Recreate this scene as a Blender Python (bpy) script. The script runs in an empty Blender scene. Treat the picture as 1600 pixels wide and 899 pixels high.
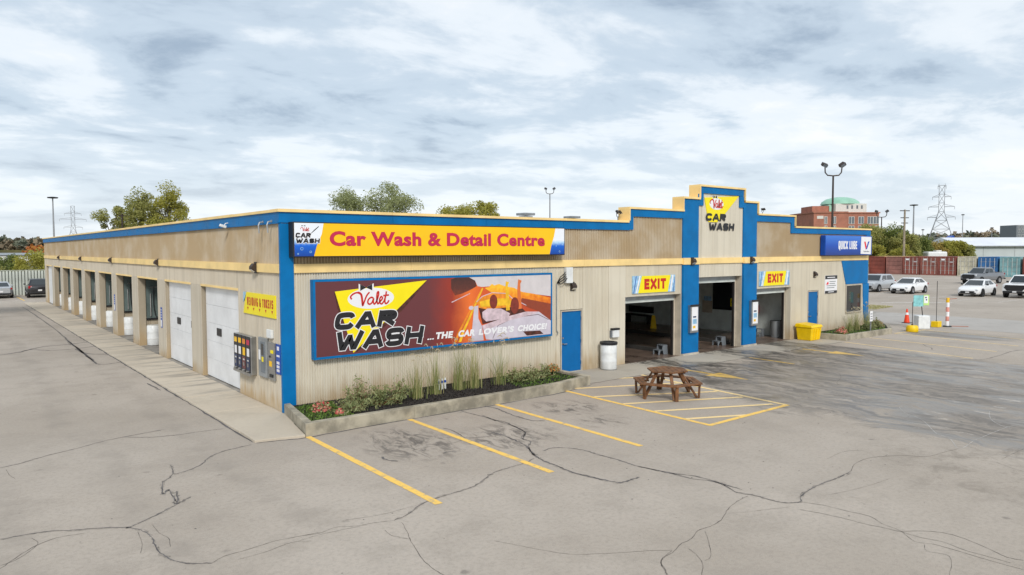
import bpy, bmesh, math, random
from mathutils import Vector, Matrix
R = math.radians
random.seed(7)
scene = bpy.context.scene
col = scene.collection

# ------------------------------------------------------------------ camera
cd = bpy.data.cameras.new('camera'); cam = bpy.data.objects.new('camera', cd); col.objects.link(cam)
cd.sensor_width = 36.0; cd.lens = 25.3125; cd.clip_start = 0.1; cd.clip_end = 6000
cam.matrix_world = Matrix(((0.7823, 0.0348, -0.6220, -6.7928), (-0.6229, 0.0392, -0.7813, -17.9191),
                           (-0.0028, 0.9986, 0.0524, 4.2), (0, 0, 0, 1)))
scene.camera = cam

# ------------------------------------------------------------------ sky: broken grey-blue overcast over a Nishita sky
SUN_AZ, SUN_EL = R(210), R(35)          # compass-style from +Y clockwise
world = bpy.data.worlds.new('World'); scene.world = world; world.use_nodes = True
nt = world.node_tree; nt.nodes.clear()
def wn(t, **k):
    n = nt.nodes.new(t)
    for a, b in k.items(): setattr(n, a, b)
    return n
def wmath(op, a, b=None, clamp=False):
    n = wn('ShaderNodeMath', operation=op, use_clamp=clamp)
    for i, v in enumerate((a, b)):
        if v is None: continue
        if isinstance(v, (int, float)): n.inputs[i].default_value = v
        else: nt.links.new(v, n.inputs[i])
    return n.outputs[0]
sky = wn('ShaderNodeTexSky', sky_type='NISHITA', sun_disc=False, sun_elevation=SUN_EL, sun_rotation=SUN_AZ)
tc = wn('ShaderNodeTexCoord'); sep = wn('ShaderNodeSeparateXYZ'); nt.links.new(tc.outputs['Generated'], sep.inputs[0])
zc = wmath('ADD', wmath('MAXIMUM', sep.outputs[2], 0.0), 0.15)
u = wmath('DIVIDE', sep.outputs[0], zc); v = wmath('DIVIDE', sep.outputs[1], zc)
comb = wn('ShaderNodeCombineXYZ'); nt.links.new(u, comb.inputs[0]); nt.links.new(v, comb.inputs[1])
rotv = wn('ShaderNodeMapping'); rotv.inputs['Rotation'].default_value = (0, 0, R(38)); rotv.inputs['Scale'].default_value = (0.8, 1.0, 1)
nt.links.new(comb.outputs[0], rotv.inputs[0])
def wnoise(sc, det, rough, dist, off):
    m = wn('ShaderNodeMapping'); m.inputs['Location'].default_value = off; nt.links.new(rotv.outputs[0], m.inputs[0])
    n = wn('ShaderNodeTexNoise'); n.inputs['Scale'].default_value = sc; n.inputs['Detail'].default_value = det
    n.inputs['Roughness'].default_value = rough; n.inputs['Distortion'].default_value = dist
    nt.links.new(m.outputs[0], n.inputs['Vector']); return n.outputs['Fac']
n1 = wnoise(0.8, 8, 0.56, 0.3, (3, 25, 0)); n2 = wnoise(2.6, 9, 0.60, 0.3, (6.3, 26.7, 1)); n3 = wnoise(0.2, 3, 0.5, 0.0, (9.6, 28.4, 2))
dens = wmath('ADD', wmath('ADD', wmath('MULTIPLY', n1, 0.50), wmath('MULTIPLY', n2, 0.32)), wmath('MULTIPLY', n3, 0.18))
ramp = wn('ShaderNodeValToRGB'); nt.links.new(dens, ramp.inputs[0])
cr = ramp.color_ramp; cr.interpolation = 'EASE'
cr.elements[0].position = 0.38; cr.elements[0].color = (0.36, 0.45, 0.56, 1)
cr.elements[1].position = 0.605; cr.elements[1].color = (0.97, 0.98, 1.0, 1)
e = cr.elements.new(0.46); e.color = (0.59, 0.69, 0.79, 1)
e = cr.elements.new(0.53); e.color = (0.84, 0.90, 0.955, 1)
# overcast layers thin out to a bright band at the horizon
hz = wn('ShaderNodeMapRange'); nt.links.new(sep.outputs[2], hz.inputs[0])
hz.inputs[1].default_value = 0.0; hz.inputs[2].default_value = 0.17; hz.inputs[3].default_value = 0.65; hz.inputs[4].default_value = 0.0
mixh = wn('ShaderNodeMix', data_type='RGBA'); nt.links.new(hz.outputs[0], mixh.inputs[0]); nt.links.new(ramp.outputs[0], mixh.inputs[6])
mixh.inputs[7].default_value = (0.90, 0.95, 1.0, 1)
scl = wn('ShaderNodeVectorMath', operation='SCALE'); nt.links.new(mixh.outputs[2], scl.inputs[0]); scl.inputs[3].default_value = 7.1
mixs = wn('ShaderNodeMix', data_type='RGBA'); mixs.inputs[0].default_value = 0.92
nt.links.new(sky.outputs[0], mixs.inputs[6]); nt.links.new(scl.outputs[0], mixs.inputs[7])
bg = wn('ShaderNodeBackground'); bg.inputs[1].default_value = 0.1; nt.links.new(mixs.outputs[2], bg.inputs[0])
wo = wn('ShaderNodeOutputWorld'); nt.links.new(bg.outputs[0], wo.inputs[0])

# ------------------------------------------------------------------ sun (veiled), exposure
sl = bpy.data.lights.new('sun', 'SUN'); sl.energy = 1.5; sl.angle = R(11); sl.color = (1.0, 0.955, 0.89)
sun = bpy.data.objects.new('sun', sl); col.objects.link(sun)
sd_ = Vector((math.sin(SUN_AZ) * math.cos(SUN_EL), math.cos(SUN_AZ) * math.cos(SUN_EL), math.sin(SUN_EL)))
sun.rotation_euler = sd_.to_track_quat('Z', 'Y').to_euler(); sun.location = (0, 0, 60)
vs = scene.view_settings; vs.view_transform = 'Standard'; vs.look = 'None'; vs.exposure = 0.58; vs.gamma = 1.0; vs.use_curve_mapping = False
scene.render.engine = 'CYCLES'; scene.cycles.use_denoising = True; scene.cycles.max_bounces = 6
scene.cycles.diffuse_bounces = 4; scene.cycles.transparent_max_bounces = 8
scene.cycles.sample_clamp_indirect = 8

# ------------------------------------------------------------------ helpers
class MB:
    def __init__(s): s.v = []; s.f = []
    def add(s, vs, fs):
        o = len(s.v); s.v += [tuple(p) for p in vs]; s.f += [tuple(i + o for i in f) for f in fs]; return s
    def box(s, x0, x1, y0, y1, z0, z1):
        return s.add([(x0,y0,z0),(x1,y0,z0),(x1,y1,z0),(x0,y1,z0),(x0,y0,z1),(x1,y0,z1),(x1,y1,z1),(x0,y1,z1)],
                     [(3,2,1,0),(4,5,6,7),(0,1,5,4),(1,2,6,5),(2,3,7,6),(3,0,4,7)])
    def cbox(s, c, d, rot=None):
        m = rot or Matrix.Identity(3); pts = []
        for z in (-.5, .5):
            for (x, y) in ((-.5,-.5),(.5,-.5),(.5,.5),(-.5,.5)):
                pts.append(Vector(c) + m @ Vector((x*d[0], y*d[1], z*d[2])))
        return s.add(pts, [(3,2,1,0),(4,5,6,7),(0,1,5,4),(1,2,6,5),(2,3,7,6),(3,0,4,7)])
    def prism_xz(s, poly, y0, y1):           # polygon (x,z) anticlockwise seen from -y, y0 front, y1 back
        n = len(poly); a = sum(poly[i][0]*poly[(i+1)%n][1]-poly[(i+1)%n][0]*poly[i][1] for i in range(n))
        if a < 0: poly = poly[::-1]
        vs = [(x, y0, z) for x, z in poly] + [(x, y1, z) for x, z in poly]
        fs = [tuple(range(n)), tuple(range(2*n-1, n-1, -1))] + [(i, i+n, (i+1)%n+n, (i+1)%n) for i in range(n)]
        return s.add(vs, fs)
    def prism_xy(s, poly, z0, z1):
        n = len(poly); a = sum(poly[i][0]*poly[(i+1)%n][1]-poly[(i+1)%n][0]*poly[i][1] for i in range(n))
        if a < 0: poly = poly[::-1]
        vs = [(x, y, z0) for x, y in poly] + [(x, y, z1) for x, y in poly]
        fs = [tuple(range(n-1, -1, -1)), tuple(range(n, 2*n))] + [(i, (i+1)%n, (i+1)%n+n, i+n) for i in range(n)]
        return s.add(vs, fs)
    def prism_yz(s, poly, x0, x1):
        n = len(poly); a = sum(poly[i][0]*poly[(i+1)%n][1]-poly[(i+1)%n][0]*poly[i][1] for i in range(n))
        if a < 0: poly = poly[::-1]
        vs = [(x0, y, z) for y, z in poly] + [(x1, y, z) for y, z in poly]
        fs = [tuple(range(n-1, -1, -1)), tuple(range(n, 2*n))] + [(i, (i+1)%n, (i+1)%n+n, i+n) for i in range(n)]
        return s.add(vs, fs)
    def beam(s, p, q, w, h=None, up=(0,0,1)):
        p, q = Vector(p), Vector(q); d = q - p; L = d.length; d.normalize(); upv = Vector(up)
        if abs(d.dot(upv)) > .98: upv = Vector((1,0,0))
        x = d.cross(upv).normalized(); z = x.cross(d)
        return s.cbox((p+q)/2, (w, L, h or w), Matrix((x, d, z)).transposed())
    def tube(s, pts, r, seg=8, cap=True):
        pts = [Vector(p) for p in pts]; n = len(pts); rr = r if isinstance(r, (list, tuple)) else [r]*n; vs = []; fs = []
        prev = None
        for i, p in enumerate(pts):
            t = (pts[min(i+1, n-1)] - pts[max(i-1, 0)]).normalized()
            if prev is None:
                a = Vector((0,0,1)) if abs(t.z) < .9 else Vector((1,0,0)); prev = t.cross(a).normalized()
            x = (prev - t*prev.dot(t)).normalized(); prev = x; y = t.cross(x)
            for k in range(seg):
                an = 2*math.pi*k/seg; vs.append(p + (x*math.cos(an) + y*math.sin(an))*rr[i])
        for i in range(n-1):
            for k in range(seg):
                a, b = i*seg+k, i*seg+(k+1)%seg; fs.append((a, b, b+seg, a+seg))
        if cap: fs.append(tuple(range(seg-1, -1, -1))); fs.append(tuple(range((n-1)*seg, n*seg)))
        return s.add(vs, fs)
    def lathe(s, prof, seg=20, c=(0,0,0), axis='z', cap=True):
        vs = []; n = len(prof)
        for r, z in prof:
            for k in range(seg):
                a = 2*math.pi*k/seg; x, y = r*math.cos(a), r*math.sin(a)
                p = (x, y, z) if axis == 'z' else ((x, z, y) if axis == 'y' else (z, x, y))
                vs.append((p[0]+c[0], p[1]+c[1], p[2]+c[2]))
        fs = [(i*seg+k, i*seg+(k+1)%seg, (i+1)*seg+(k+1)%seg, (i+1)*seg+k) for i in range(n-1) for k in range(seg)]
        if cap: fs += [tuple(range(seg-1, -1, -1)), tuple(range((n-1)*seg, n*seg))]
        return s.add(vs, fs)
    def ellipse_xz(s, cx, cz, rx, rz, y0, y1, seg=28):
        return s.prism_xz([(cx+rx*math.cos(2*math.pi*k/seg), cz+rz*math.sin(2*math.pi*k/seg)) for k in range(seg)], y0, y1)
    def ribbon_xz(s, pts, w, y, closed=False):          # flat stroke facing -y with mitred joints
        n = len(pts); vs = []
        for i in range(n):
            p = Vector(pts[i]); a = Vector(pts[max(i-1,0)]); b = Vector(pts[min(i+1,n-1)])
            if closed: a = Vector(pts[i-1]); b = Vector(pts[(i+1)%n])
            d1 = (p-a); d2 = (b-p)
            d1 = d1.normalized() if d1.length > 1e-9 else d2.normalized(); d2 = d2.normalized() if d2.length > 1e-9 else d1
            n1, n2 = Vector((-d1.y, d1.x)), Vector((-d2.y, d2.x)); m = (n1+n2)
            m = m.normalized() if m.length > 1e-6 else n1
            k = min(1/max(m.dot(n1), .3), 1.5); ww = w[i] if isinstance(w, (list, tuple)) else w
            vs += [(p.x+m.x*k*ww/2, y, p.y+m.y*k*ww/2), (p.x-m.x*k*ww/2, y, p.y-m.y*k*ww/2)]
        rng = range(n if closed else n-1)
        return s.add(vs, [(2*i, 2*i+1, 2*((i+1)%n)+1, 2*((i+1)%n)) for i in rng])
    def mesh(s, name):
        me = bpy.data.meshes.new(name); me.from_pydata(s.v, [], s.f); me.update(); return me

def O(name, mb, mat, parent=None, smooth=False, bevel=0, loc=None, rot=None):
    me = mb.mesh(name) if isinstance(mb, MB) else mb
    if mat is not None and not me.materials: me.materials.append(mat)
    if smooth:
        me.polygons.foreach_set('use_smooth', [True]*len(me.polygons)); me.set_sharp_from_angle(angle=R(38))
    o = bpy.data.objects.new(name, me); col.objects.link(o)
    if parent: o.parent = parent
    if loc: o.location = loc
    if rot: o.rotation_euler = rot
    if bevel:
        b = o.modifiers.new('bevel', 'BEVEL'); b.width = bevel; b.segments = 2; b.limit_method = 'ANGLE'; b.angle_limit = R(40)
    return o
def tag(o, label=None, cat=None, group=None, kind=None):
    if label: o['label'] = label
    if cat: o['category'] = cat
    if group: o['group'] = group
    if kind: o['kind'] = kind
    return o
def T(name, label, cat, loc=(0,0,0), rz=0, group=None, kind=None):
    o = bpy.data.objects.new(name, None); col.objects.link(o); o.location = loc; o.rotation_euler = (0, 0, rz)
    o.empty_display_size = .3
    return tag(o, label, cat, group, kind)
def dup(root, loc, rz=0, label=None, parent=None):
    c = root.copy(); col.objects.link(c)
    if parent is None: c.location = loc; c.rotation_euler = (0, 0, rz)
    else: c.parent = parent
    if label: c['label'] = label
    for ch in list(root.children): dup(ch, None, 0, None, c)
    return c
def box(*a): return MB().box(*a)
def smoothline(pts, n=6):
    out = []; P = [Vector(p) for p in pts]
    for i in range(len(P)-1):
        p0, p1, p2, p3 = P[max(i-1,0)], P[i], P[i+1], P[min(i+2, len(P)-1)]
        for k in range(n):
            t = k/n; out.append(.5*((2*p1)+(p2-p0)*t+(2*p0-5*p1+4*p2-p3)*t*t+(3*p1-p0-3*p2+p3)*t**3))
    out.append(P[-1]); return out

# ------------------------------------------------------------------ materials
class NT:
    def __init__(s, m): s.m = m; m.use_nodes = True; s.t = m.node_tree; s.b = s.t.nodes['Principled BSDF']
    def n(s, t, **k):
        n = s.t.nodes.new(t)
        for a, b in k.items(): setattr(n, a, b)
        return n
    def set(s, sock, v):
        if v is None: return
        if isinstance(v, (int, float)): sock.default_value = v
        elif isinstance(v, (tuple, list)): sock.default_value = (*v, 1) if len(v) == 3 and sock.type == 'RGBA' else v
        else: s.t.links.new(v, sock)
    def math(s, op, a, b=None, c=None, clamp=False):
        n = s.n('ShaderNodeMath', operation=op, use_clamp=clamp)
        for i, x in enumerate((a, b, c)): s.set(n.inputs[i], x)
        return n.outputs[0]
    def mr(s, v, a, b, c=0., d=1., smooth=True):
        n = s.n('ShaderNodeMapRange', interpolation_type='SMOOTHSTEP' if smooth else 'LINEAR')
        s.set(n.inputs[0], v)
        for i, x in enumerate((a, b, c, d)): s.set(n.inputs[i+1], x)
        return n.outputs[0]
    def mix(s, f, a, b, blend='MIX'):
        n = s.n('ShaderNodeMix', data_type='RGBA', blend_type=blend); s.set(n.inputs[0], f); s.set(n.inputs[6], a); s.set(n.inputs[7], b); return n.outputs[2]
    def coord(s, kind='Object', scale=(1,1,1), loc=(0,0,0), rot=(0,0,0)):
        c = s.n('ShaderNodeTexCoord'); m = s.n('ShaderNodeMapping'); m.inputs['Scale'].default_value = scale
        m.inputs['Location'].default_value = loc; m.inputs['Rotation'].default_value = rot
        s.t.links.new(c.outputs[kind], m.inputs[0]); return m.outputs[0]
    def noise(s, vec, sc, det=4, rough=.55, dist=0):
        n = s.n('ShaderNodeTexNoise'); s.set(n.inputs['Vector'], vec); n.inputs['Scale'].default_value = sc
        n.inputs['Detail'].default_value = det; n.inputs['Roughness'].default_value = rough; n.inputs['Distortion'].default_value = dist
        return n.outputs['Fac']
    def xyz(s, vec):
        n = s.n('ShaderNodeSeparateXYZ'); s.set(n.inputs[0], vec); return n.outputs
    def base(s, c): s.set(s.b.inputs['Base Color'], c)
    def rough(s, r): s.set(s.b.inputs['Roughness'], r)
    def bump(s, h, strength=.3, dist=.01):
        n = s.n('ShaderNodeBump'); n.inputs['Strength'].default_value = strength; n.inputs['Distance'].default_value = dist
        s.set(n.inputs['Height'], h); s.t.links.new(n.outputs[0], s.b.inputs['Normal'])
M = {}
def mat(name, c, rough=.6, metal=0, var=.12, sc=3, bump=0, spec=.5, c2=None, emit=None):
    m = bpy.data.materials.new(name); k = NT(m); v = k.coord()
    if var:
        f = k.noise(v, sc, 5, .6); f2 = k.mr(f, .3, .7)
        d = c2 or tuple(x*(1-var*1.6) for x in c)
        k.base(k.mix(f2, d, tuple(min(1, x*(1+var*.35)) for x in c)))
        k.rough(k.mr(f, .2, .8, rough*.85, min(1, rough*1.15)))
    else: k.base(c); k.rough(rough)
    k.b.inputs['Metallic'].default_value = metal; k.b.inputs['Specular IOR Level'].default_value = spec
    if bump: k.bump(k.noise(v, 60, 3), bump, .01)
    M[name] = m; return m
def glass(name, c, rough=.05):
    m = bpy.data.materials.new(name); k = NT(m); k.base(c); k.rough(rough); k.b.inputs['Specular IOR Level'].default_value = .9
    M[name] = m; return m
def stained(name, c, tan, streak=.5, side=False, base_h=.9):
    """painted ribbed concrete: vertical rain streaks, blotches, splash dirt at the foot"""
    m = bpy.data.materials.new(name); k = NT(m); g = k.coord(); o = k.xyz(g)
    st = k.noise(k.coord(scale=(2.6, 2.6, .10)), 1.3, 6, .62); st2 = k.noise(k.coord(scale=(5, 5, .16), loc=(3, 5, 1)), 1.2, 4, .55)
    bl = k.noise(g, .55, 4, .6)
    f = k.math('MULTIPLY', k.mr(st, .46, .68), streak)
    cc = k.mix(f, c, tuple(x*.62 for x in tan))
    cc = k.mix(k.math('MULTIPLY', k.mr(st2, .5, .75), .32), cc, tuple(x*.72 for x in tan))
    cc = k.mix(k.math('MULTIPLY', k.mr(bl, .42, .66), .45), cc, tan)
    rr = k.noise(k.coord(scale=(6.5, 6.5, .06), loc=(11, 2, 3)), 1.0, 2, .4)
    cc = k.mix(k.math('MULTIPLY', k.mr(rr, .66, .74), .4), cc, tuple(x*.42 for x in tan))
    hgt = k.math('ADD', o[2], k.math('MULTIPLY', k.math('SUBTRACT', st2, .5), 1.1))
    dirt = k.math('MULTIPLY', k.mr(hgt, .05, base_h, 1, 0), k.mr(bl, .3, .6, .35, .9))
    cc = k.mix(dirt, cc, (.40, .29, .16))
    k.base(cc); k.rough(.85); k.bump(k.noise(g, 45, 3), .25, .01)
    M[name] = m; return m

BLUE = (.0, .16, .43)
stained('wall_front', (.65, .60, .49), (.55, .49, .385), .26)
stained('wall_upper', (.58, .525, .43), (.52, .465, .375), .15, base_h=.02)
stained('wall_side', (.57, .51, .41), (.48, .415, .315), .30, base_h=.5)
stained('wall_side_upper', (.56, .495, .395), (.51, .445, .35), .12, base_h=.02)
stained('pier_grime_shade', (.40, .345, .26), (.32, .27, .20), .5, base_h=1.3)  # splash grime, plus shade painted in so returns and partitions read darker
mat('blue', BLUE, .5, var=.12, sc=1.2, bump=.08, spec=.2)
mat('blue_door', (.0, .13, .38), .45, var=.06, spec=.25)
mat('cream', (.90, .63, .26), .6, var=.10, sc=1.2)
mat('cream_pale', (.93, .68, .29), .6, var=.10, sc=1.2)
mat('concrete', (.50, .455, .385), .85, var=.18, sc=1.6, bump=.25)
mat('kerb', (.40, .36, .275), .9, var=.30, sc=2.2, bump=.4)
mat('white_paint', (.78, .79, .80), .45, var=.07, sc=1.5)
mat('white_plastic', (.74, .76, .76), .4, var=.08, sc=4)
mat('off_white', (.68, .67, .62), .5, var=.10)
mat('black', (.012, .012, .014), .5, var=.1)
mat('dark_metal', (.045, .042, .042), .45, .6, var=.1)
mat('dark_bronze', (.05, .035, .028), .5, .3, var=.1)
mat('steel', (.42, .42, .41), .35, .85, var=.12)
mat('galv', (.38, .40, .41), .5, .6, var=.15)
mat('grey_plastic', (.17, .19, .21), .55, var=.1)
mat('roof_gravel', (.30, .29, .27), .95, var=.2)
mat('inside_wall', (.76, .82, .78), .6, var=.15, sc=1.2)
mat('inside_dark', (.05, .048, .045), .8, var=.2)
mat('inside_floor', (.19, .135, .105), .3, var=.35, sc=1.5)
mat('bay_floor', (.33, .30, .26), .6, var=.3, sc=1.2)
mat('bay_panel', (.13, .17, .165), .35, var=.15, sc=1.2)
mat('frame_tan', (.52, .46, .37), .7, var=.1)
mat('sign_yellow', (.95, .55, .0), .4, var=.03, sc=1)
mat('sign_lemon', (.92, .76, .0), .4, var=.02)
mat('maroon_print', (.14, .035, .04), .4, var=.05)
mat('magenta_print', (.52, .015, .075), .45, var=.03)
mat('red_print', (.56, .012, .008), .45, var=.03)
mat('white_print', (.82, .82, .84), .4, var=.02)
mat('black_print', (.014, .014, .017), .4, var=.05)
mat('blue_print', (.0, .07, .42), .35, var=.15, sc=2)
mat('lightblue_print', (.36, .62, .86), .4, var=.25, sc=6)
mat('tub_yellow', (.88, .58, .0), .45, var=.08)
mat('wood', (.20, .085, .03), .6, var=.35, sc=5, bump=.2)
mat('mulch', (.022, .018, .015), .95, var=.4, sc=20, bump=.8)
mat('soil_green', (.06, .09, .02), .95, var=.5, sc=14, bump=.8)
mat('tyre', (.015, .015, .016), .8, var=.1)
mat('rim', (.35, .35, .36), .3, .8, var=.05)
mat('dark_rim', (.03, .03, .032), .4, .6, var=.05)
mat('orange_cone', (.85, .06, .01), .5, var=.05)
mat('brick_far', (.40, .165, .11), .85, var=.15, sc=.5)
mat('green_dome', (.30, .55, .42), .5, var=.1, sc=.3)
mat('pole_wood', (.30, .26, .20), .9, var=.2)
mat('pole_grey', (.34, .35, .37), .5, .5, var=.1)
mat('plate_white', (.7, .7, .7), .4, var=0)
mat('lens', (.55, .52, .45), .2, var=0)
mat('tail_red', (.35, .01, .012), .2, var=0)
mat('lamp_clear', (.55, .57, .6), .1, var=0)
glass('car_glass', (.02, .026, .03), .04)
glass('dark_glass', (.014, .016, .018), .06)
glass('grey_glass', (.10, .12, .14), .1)
# ------------------------------------------------------------------ ground and its materials
def wet_fields(k):
    g = k.n('ShaderNodeNewGeometry').outputs['Position']; p = k.xyz(g); x, y = p[0], p[1]
    def map_(sc, loc=(0,0,0)):
        m = k.n('ShaderNodeMapping'); m.inputs['Scale'].default_value = sc; m.inputs['Location'].default_value = loc
        k.t.links.new(g, m.inputs[0]); return m.outputs[0]
    wob = k.math('SUBTRACT', k.noise(map_((.45, .45, 1), (6, 2, 0)), 1.0, 4, .6), .5); wv = k.n('ShaderNodeCombineXYZ'); k.set(wv.inputs[0], k.math('MULTIPLY', wob, 3.2)); k.set(wv.inputs[1], k.math('MULTIPLY', wob, 1.2))
    ga = k.n('ShaderNodeVectorMath', operation='ADD'); k.t.links.new(g, ga.inputs[0]); k.t.links.new(wv.outputs[0], ga.inputs[1])
    def mapw(sc, loc=(0,0,0)):
        m = k.n('ShaderNodeMapping'); m.inputs['Scale'].default_value = sc; m.inputs['Location'].default_value = loc; k.t.links.new(ga.outputs[0], m.inputs[0]); return m.outputs[0]
    along = k.noise(mapw((1.0, .20, 1)), 1.0, 5, .6, .3)              # streaks that run out of the bays
    fine = k.noise(mapw((3.6, .55, 1), (2, 0, 0)), 1.0, 5, .65, .4)
    blot = k.noise(map_((.5, .5, 1), (7, 3, 0)), 1.0, 4, .6)
    xx = k.math('ADD', x, k.math('ADD', k.math('MULTIPLY', k.math('SUBTRACT', along, .5), 4.0), k.math('MULTIPLY', k.math('SUBTRACT', fine, .5), 1.8)))
    hw = k.math('MINIMUM', k.math('ADD', 1.0, k.math('MULTIPLY', k.math('MAXIMUM', k.math('SUBTRACT', k.math('MULTIPLY', y, -1), .8), 0), .55)), 3.9)
    m = None
    for cx in (14.35, 18.5, 22.3):
        d = k.math('SUBTRACT', hw, k.math('ABSOLUTE', k.math('SUBTRACT', xx, cx)))
        if cx > 20: d = k.math('MINIMUM', d, k.math('SUBTRACT', 23.9, xx))
        s = k.mr(d, -.25, .55); m = s if m is None else k.math('MAXIMUM', m, s)
    far = k.math('ADD', y, k.math('MULTIPLY', k.math('SUBTRACT', blot, .5), 5))
    m = k.math('MULTIPLY', m, k.mr(far, -15.5, -12.2)); m = k.math('MULTIPLY', m, k.mr(y, .6, 2.5, 1, 0))
    m = k.math('MULTIPLY', m, k.mr(fine, .34, .60, .30, 1))
    sp = k.math('SUBTRACT', 1, k.math('ADD', k.math('POWER', k.math('DIVIDE', k.math('SUBTRACT', x, 31.6), 1.6), 2), k.math('POWER', k.math('DIVIDE', k.math('ADD', y, 4.2), 3.0), 2)))
    m = k.math('MAXIMUM', m, k.math('MULTIPLY', k.mr(k.math('ADD', sp, k.math('MULTIPLY', k.math('SUBTRACT', fine, .5), 1.2)), 0, .8), .85))
    return g, x, y, m, fine, blot, map_
def ground_mat(name, c, c2, grain=1.0, slab=False, wet=True):
    m = bpy.data.materials.new(name); k = NT(m)
    g, x, y, w, fine, blot, map_ = wet_fields(k)
    n1 = k.noise(map_((1,1,1)), .16, 5, .6); n2 = k.noise(map_((1,1,1)), .9, 6, .65); n3 = k.noise(map_((1,1,1)), 13, 5, .75); n4 = k.noise(map_((1,1,1)), 90, 2, .6)
    cc = k.mix(k.mr(n1, .35, .65), c, c2)
    cc = k.mix(k.math('MULTIPLY', k.mr(n2, .45, .72), .38), cc, tuple(v*.70 for v in c2))
    cc = k.mix(k.math('MULTIPLY', k.mr(n3, .42, .70), .30*grain), cc, tuple(v*.55 for v in c))
    cc = k.mix(k.math('MULTIPLY', k.mr(n4, .52, .72), .34*grain), cc, tuple(v*1.35 for v in c))
    if not slab:
        # tyre and oil marks in the parking bays, brown damp dirt round the broken area
        def spot(cx, cy, rx, ry):
            a = k.math('POWER', k.math('DIVIDE', k.math('SUBTRACT', x, cx), rx), 2); b = k.math('POWER', k.math('DIVIDE', k.math('SUBTRACT', y, cy), ry), 2)
            return k.mr(k.math('ADD', a, b), 0, 1, 1, 0)
        sm = k.noise(map_((2.2, .9, 1), (1, 4, 0)), 1.4, 6, .7, 1.2)
        oil = k.math('MAXIMUM', k.math('MAXIMUM', spot(1.1, -4.4, 1.3, 1.9), spot(3.1, -5.3, 1.6, 1.4)), k.math('MAXIMUM', spot(6.2, -3.9, 1.1, 1.2), spot(5.8, -5.6, .9, .8)))
        cc = k.mix(k.math('MULTIPLY', k.math('MULTIPLY', oil, k.mr(sm, .45, .63)), .80), cc, (.09, .08, .072))
        # drip spots, worn tyre lanes along the left drive, patched areas with firm edges
        dr = k.n('ShaderNodeTexVoronoi'); dr.inputs['Scale'].default_value = 1.15; k.set(dr.inputs['Vector'], map_((1,1,1), (2,2,0))); ds = k.math('ADD', dr.outputs['Distance'], k.math('MULTIPLY', k.noise(map_((1,1,1)), 7, 3), .16))
        cc = k.mix(k.math('MULTIPLY', k.math('MULTIPLY', k.mr(ds, .11, .19, 1, 0), k.mr(n2, .42, .55)), .55), cc, (.11, .10, .09))
        tl = k.math('SINE', k.math('MULTIPLY', k.math('ADD', x, k.math('MULTIPLY', n1, 2)), 3.3))
        cc = k.mix(k.math('MULTIPLY', k.math('MULTIPLY', k.mr(tl, .2, 1), k.mr(x, -1.7, -2.6)), k.mr(n2, .35, .65, .05, .38)), cc, tuple(v*.62 for v in c))
        pt = k.n('ShaderNodeTexVoronoi', distance='CHEBYCHEV'); pt.inputs['Scale'].default_value = .13; k.set(pt.inputs['Vector'], map_((1,1,1), (1.5,.4,0))); pr_ = k.xyz(pt.outputs['Color'])
        cc = k.mix(k.math('MULTIPLY', k.mr(pr_[0], .55, .56), .16), cc, tuple(v*.72 for v in c))
        damp = k.math('MAXIMUM', spot(9.6, -13.2, 4.2, 3.2), spot(15, -13, 5, 3))
        cc = k.mix(k.math('MULTIPLY', k.math('MULTIPLY', damp, k.mr(k.noise(map_((1,1,1), (3,8,0)), 1.3, 7, .78, .6), .46, .66)), .50), cc, (.17, .145, .115))
    if slab and not wet:
        sk = k.noise(map_((.35, 2.3, 1), (0, 3, 0)), 1.0, 4, .6, .4); cc = k.mix(k.math('MULTIPLY', k.math('MULTIPLY', k.mr(sk, .50, .62), k.mr(y, 1.5, 5.0)), k.mr(x, -1.6, -.3, .15, .6)), cc, (.20, .185, .165))
    if wet:
        foam = k.math('MULTIPLY', k.mr(k.noise(map_((2.2, .45, 1), (5, 1, 0)), 1.4, 6, .68, 1.4), .58, .68), k.mr(y, -9.5, -3, 1, 0))
        wc = k.mix(k.math('MULTIPLY', foam, .75), tuple(v*.30 for v in (c[0], c[1], c[2])), tuple(v*1.25 for v in c))
        cc = k.mix(k.math('MULTIPLY', w, .88), cc, wc)
        mouth = k.math('MULTIPLY', k.math('MULTIPLY', w, k.mr(y, -6.5, -1.0)), k.mr(fine, .42, .62)); cc = k.mix(k.math('MULTIPLY', mouth, .75), cc, (.045, .042, .04))
        pud = k.noise(map_((.8, .28, 1), (4, 9, 0)), 1.0, 4, .6, .3); k.rough(k.math('ADD', k.mr(w, 0, .8, .92, .34), k.math('MULTIPLY', k.mr(pud, .42, .60), k.mr(w, 0, .8, 0, .26))))
        k.b.inputs['Specular IOR Level'].default_value = .34
    else: k.rough(.92)
    k.base(cc)
    h = k.math('ADD', k.math('MULTIPLY', n3, .6), k.math('MULTIPLY', n4, .4))
    bn = k.n('ShaderNodeBump'); bn.inputs['Distance'].default_value = .012; k.set(bn.inputs['Height'], h)
    k.set(bn.inputs['Strength'], k.mr(w, 0, .7, .55, .02)); k.t.links.new(bn.outputs[0], k.b.inputs['Normal'])
    M[name] = m; return m
ground_mat('asphalt', (.455, .40, .342), (.375, .325, .272), 1.4)
ground_mat('apron', (.46, .42, .355), (.40, .36, .30), .6, slab=True)
ground_mat('slab', (.57, .50, .40), (.50, .435, .345), .5, slab=True, wet=False)
ground_mat('lane', (.43, .405, .375), (.39, .365, .335), .5, slab=True, wet=False)
mat('crumble', (.38, .332, .282), .95, var=.35, sc=9)
mat('silt', (.55, .53, .50), .6, var=.3, sc=6)
mat('field', (.16, .15, .06), .95, var=.4, sc=.05)
mat('tar', (.13, .12, .118), .8, var=.35, sc=3)
mat('hairline', (.17, .15, .13), .9, var=.4, sc=4)
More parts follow.
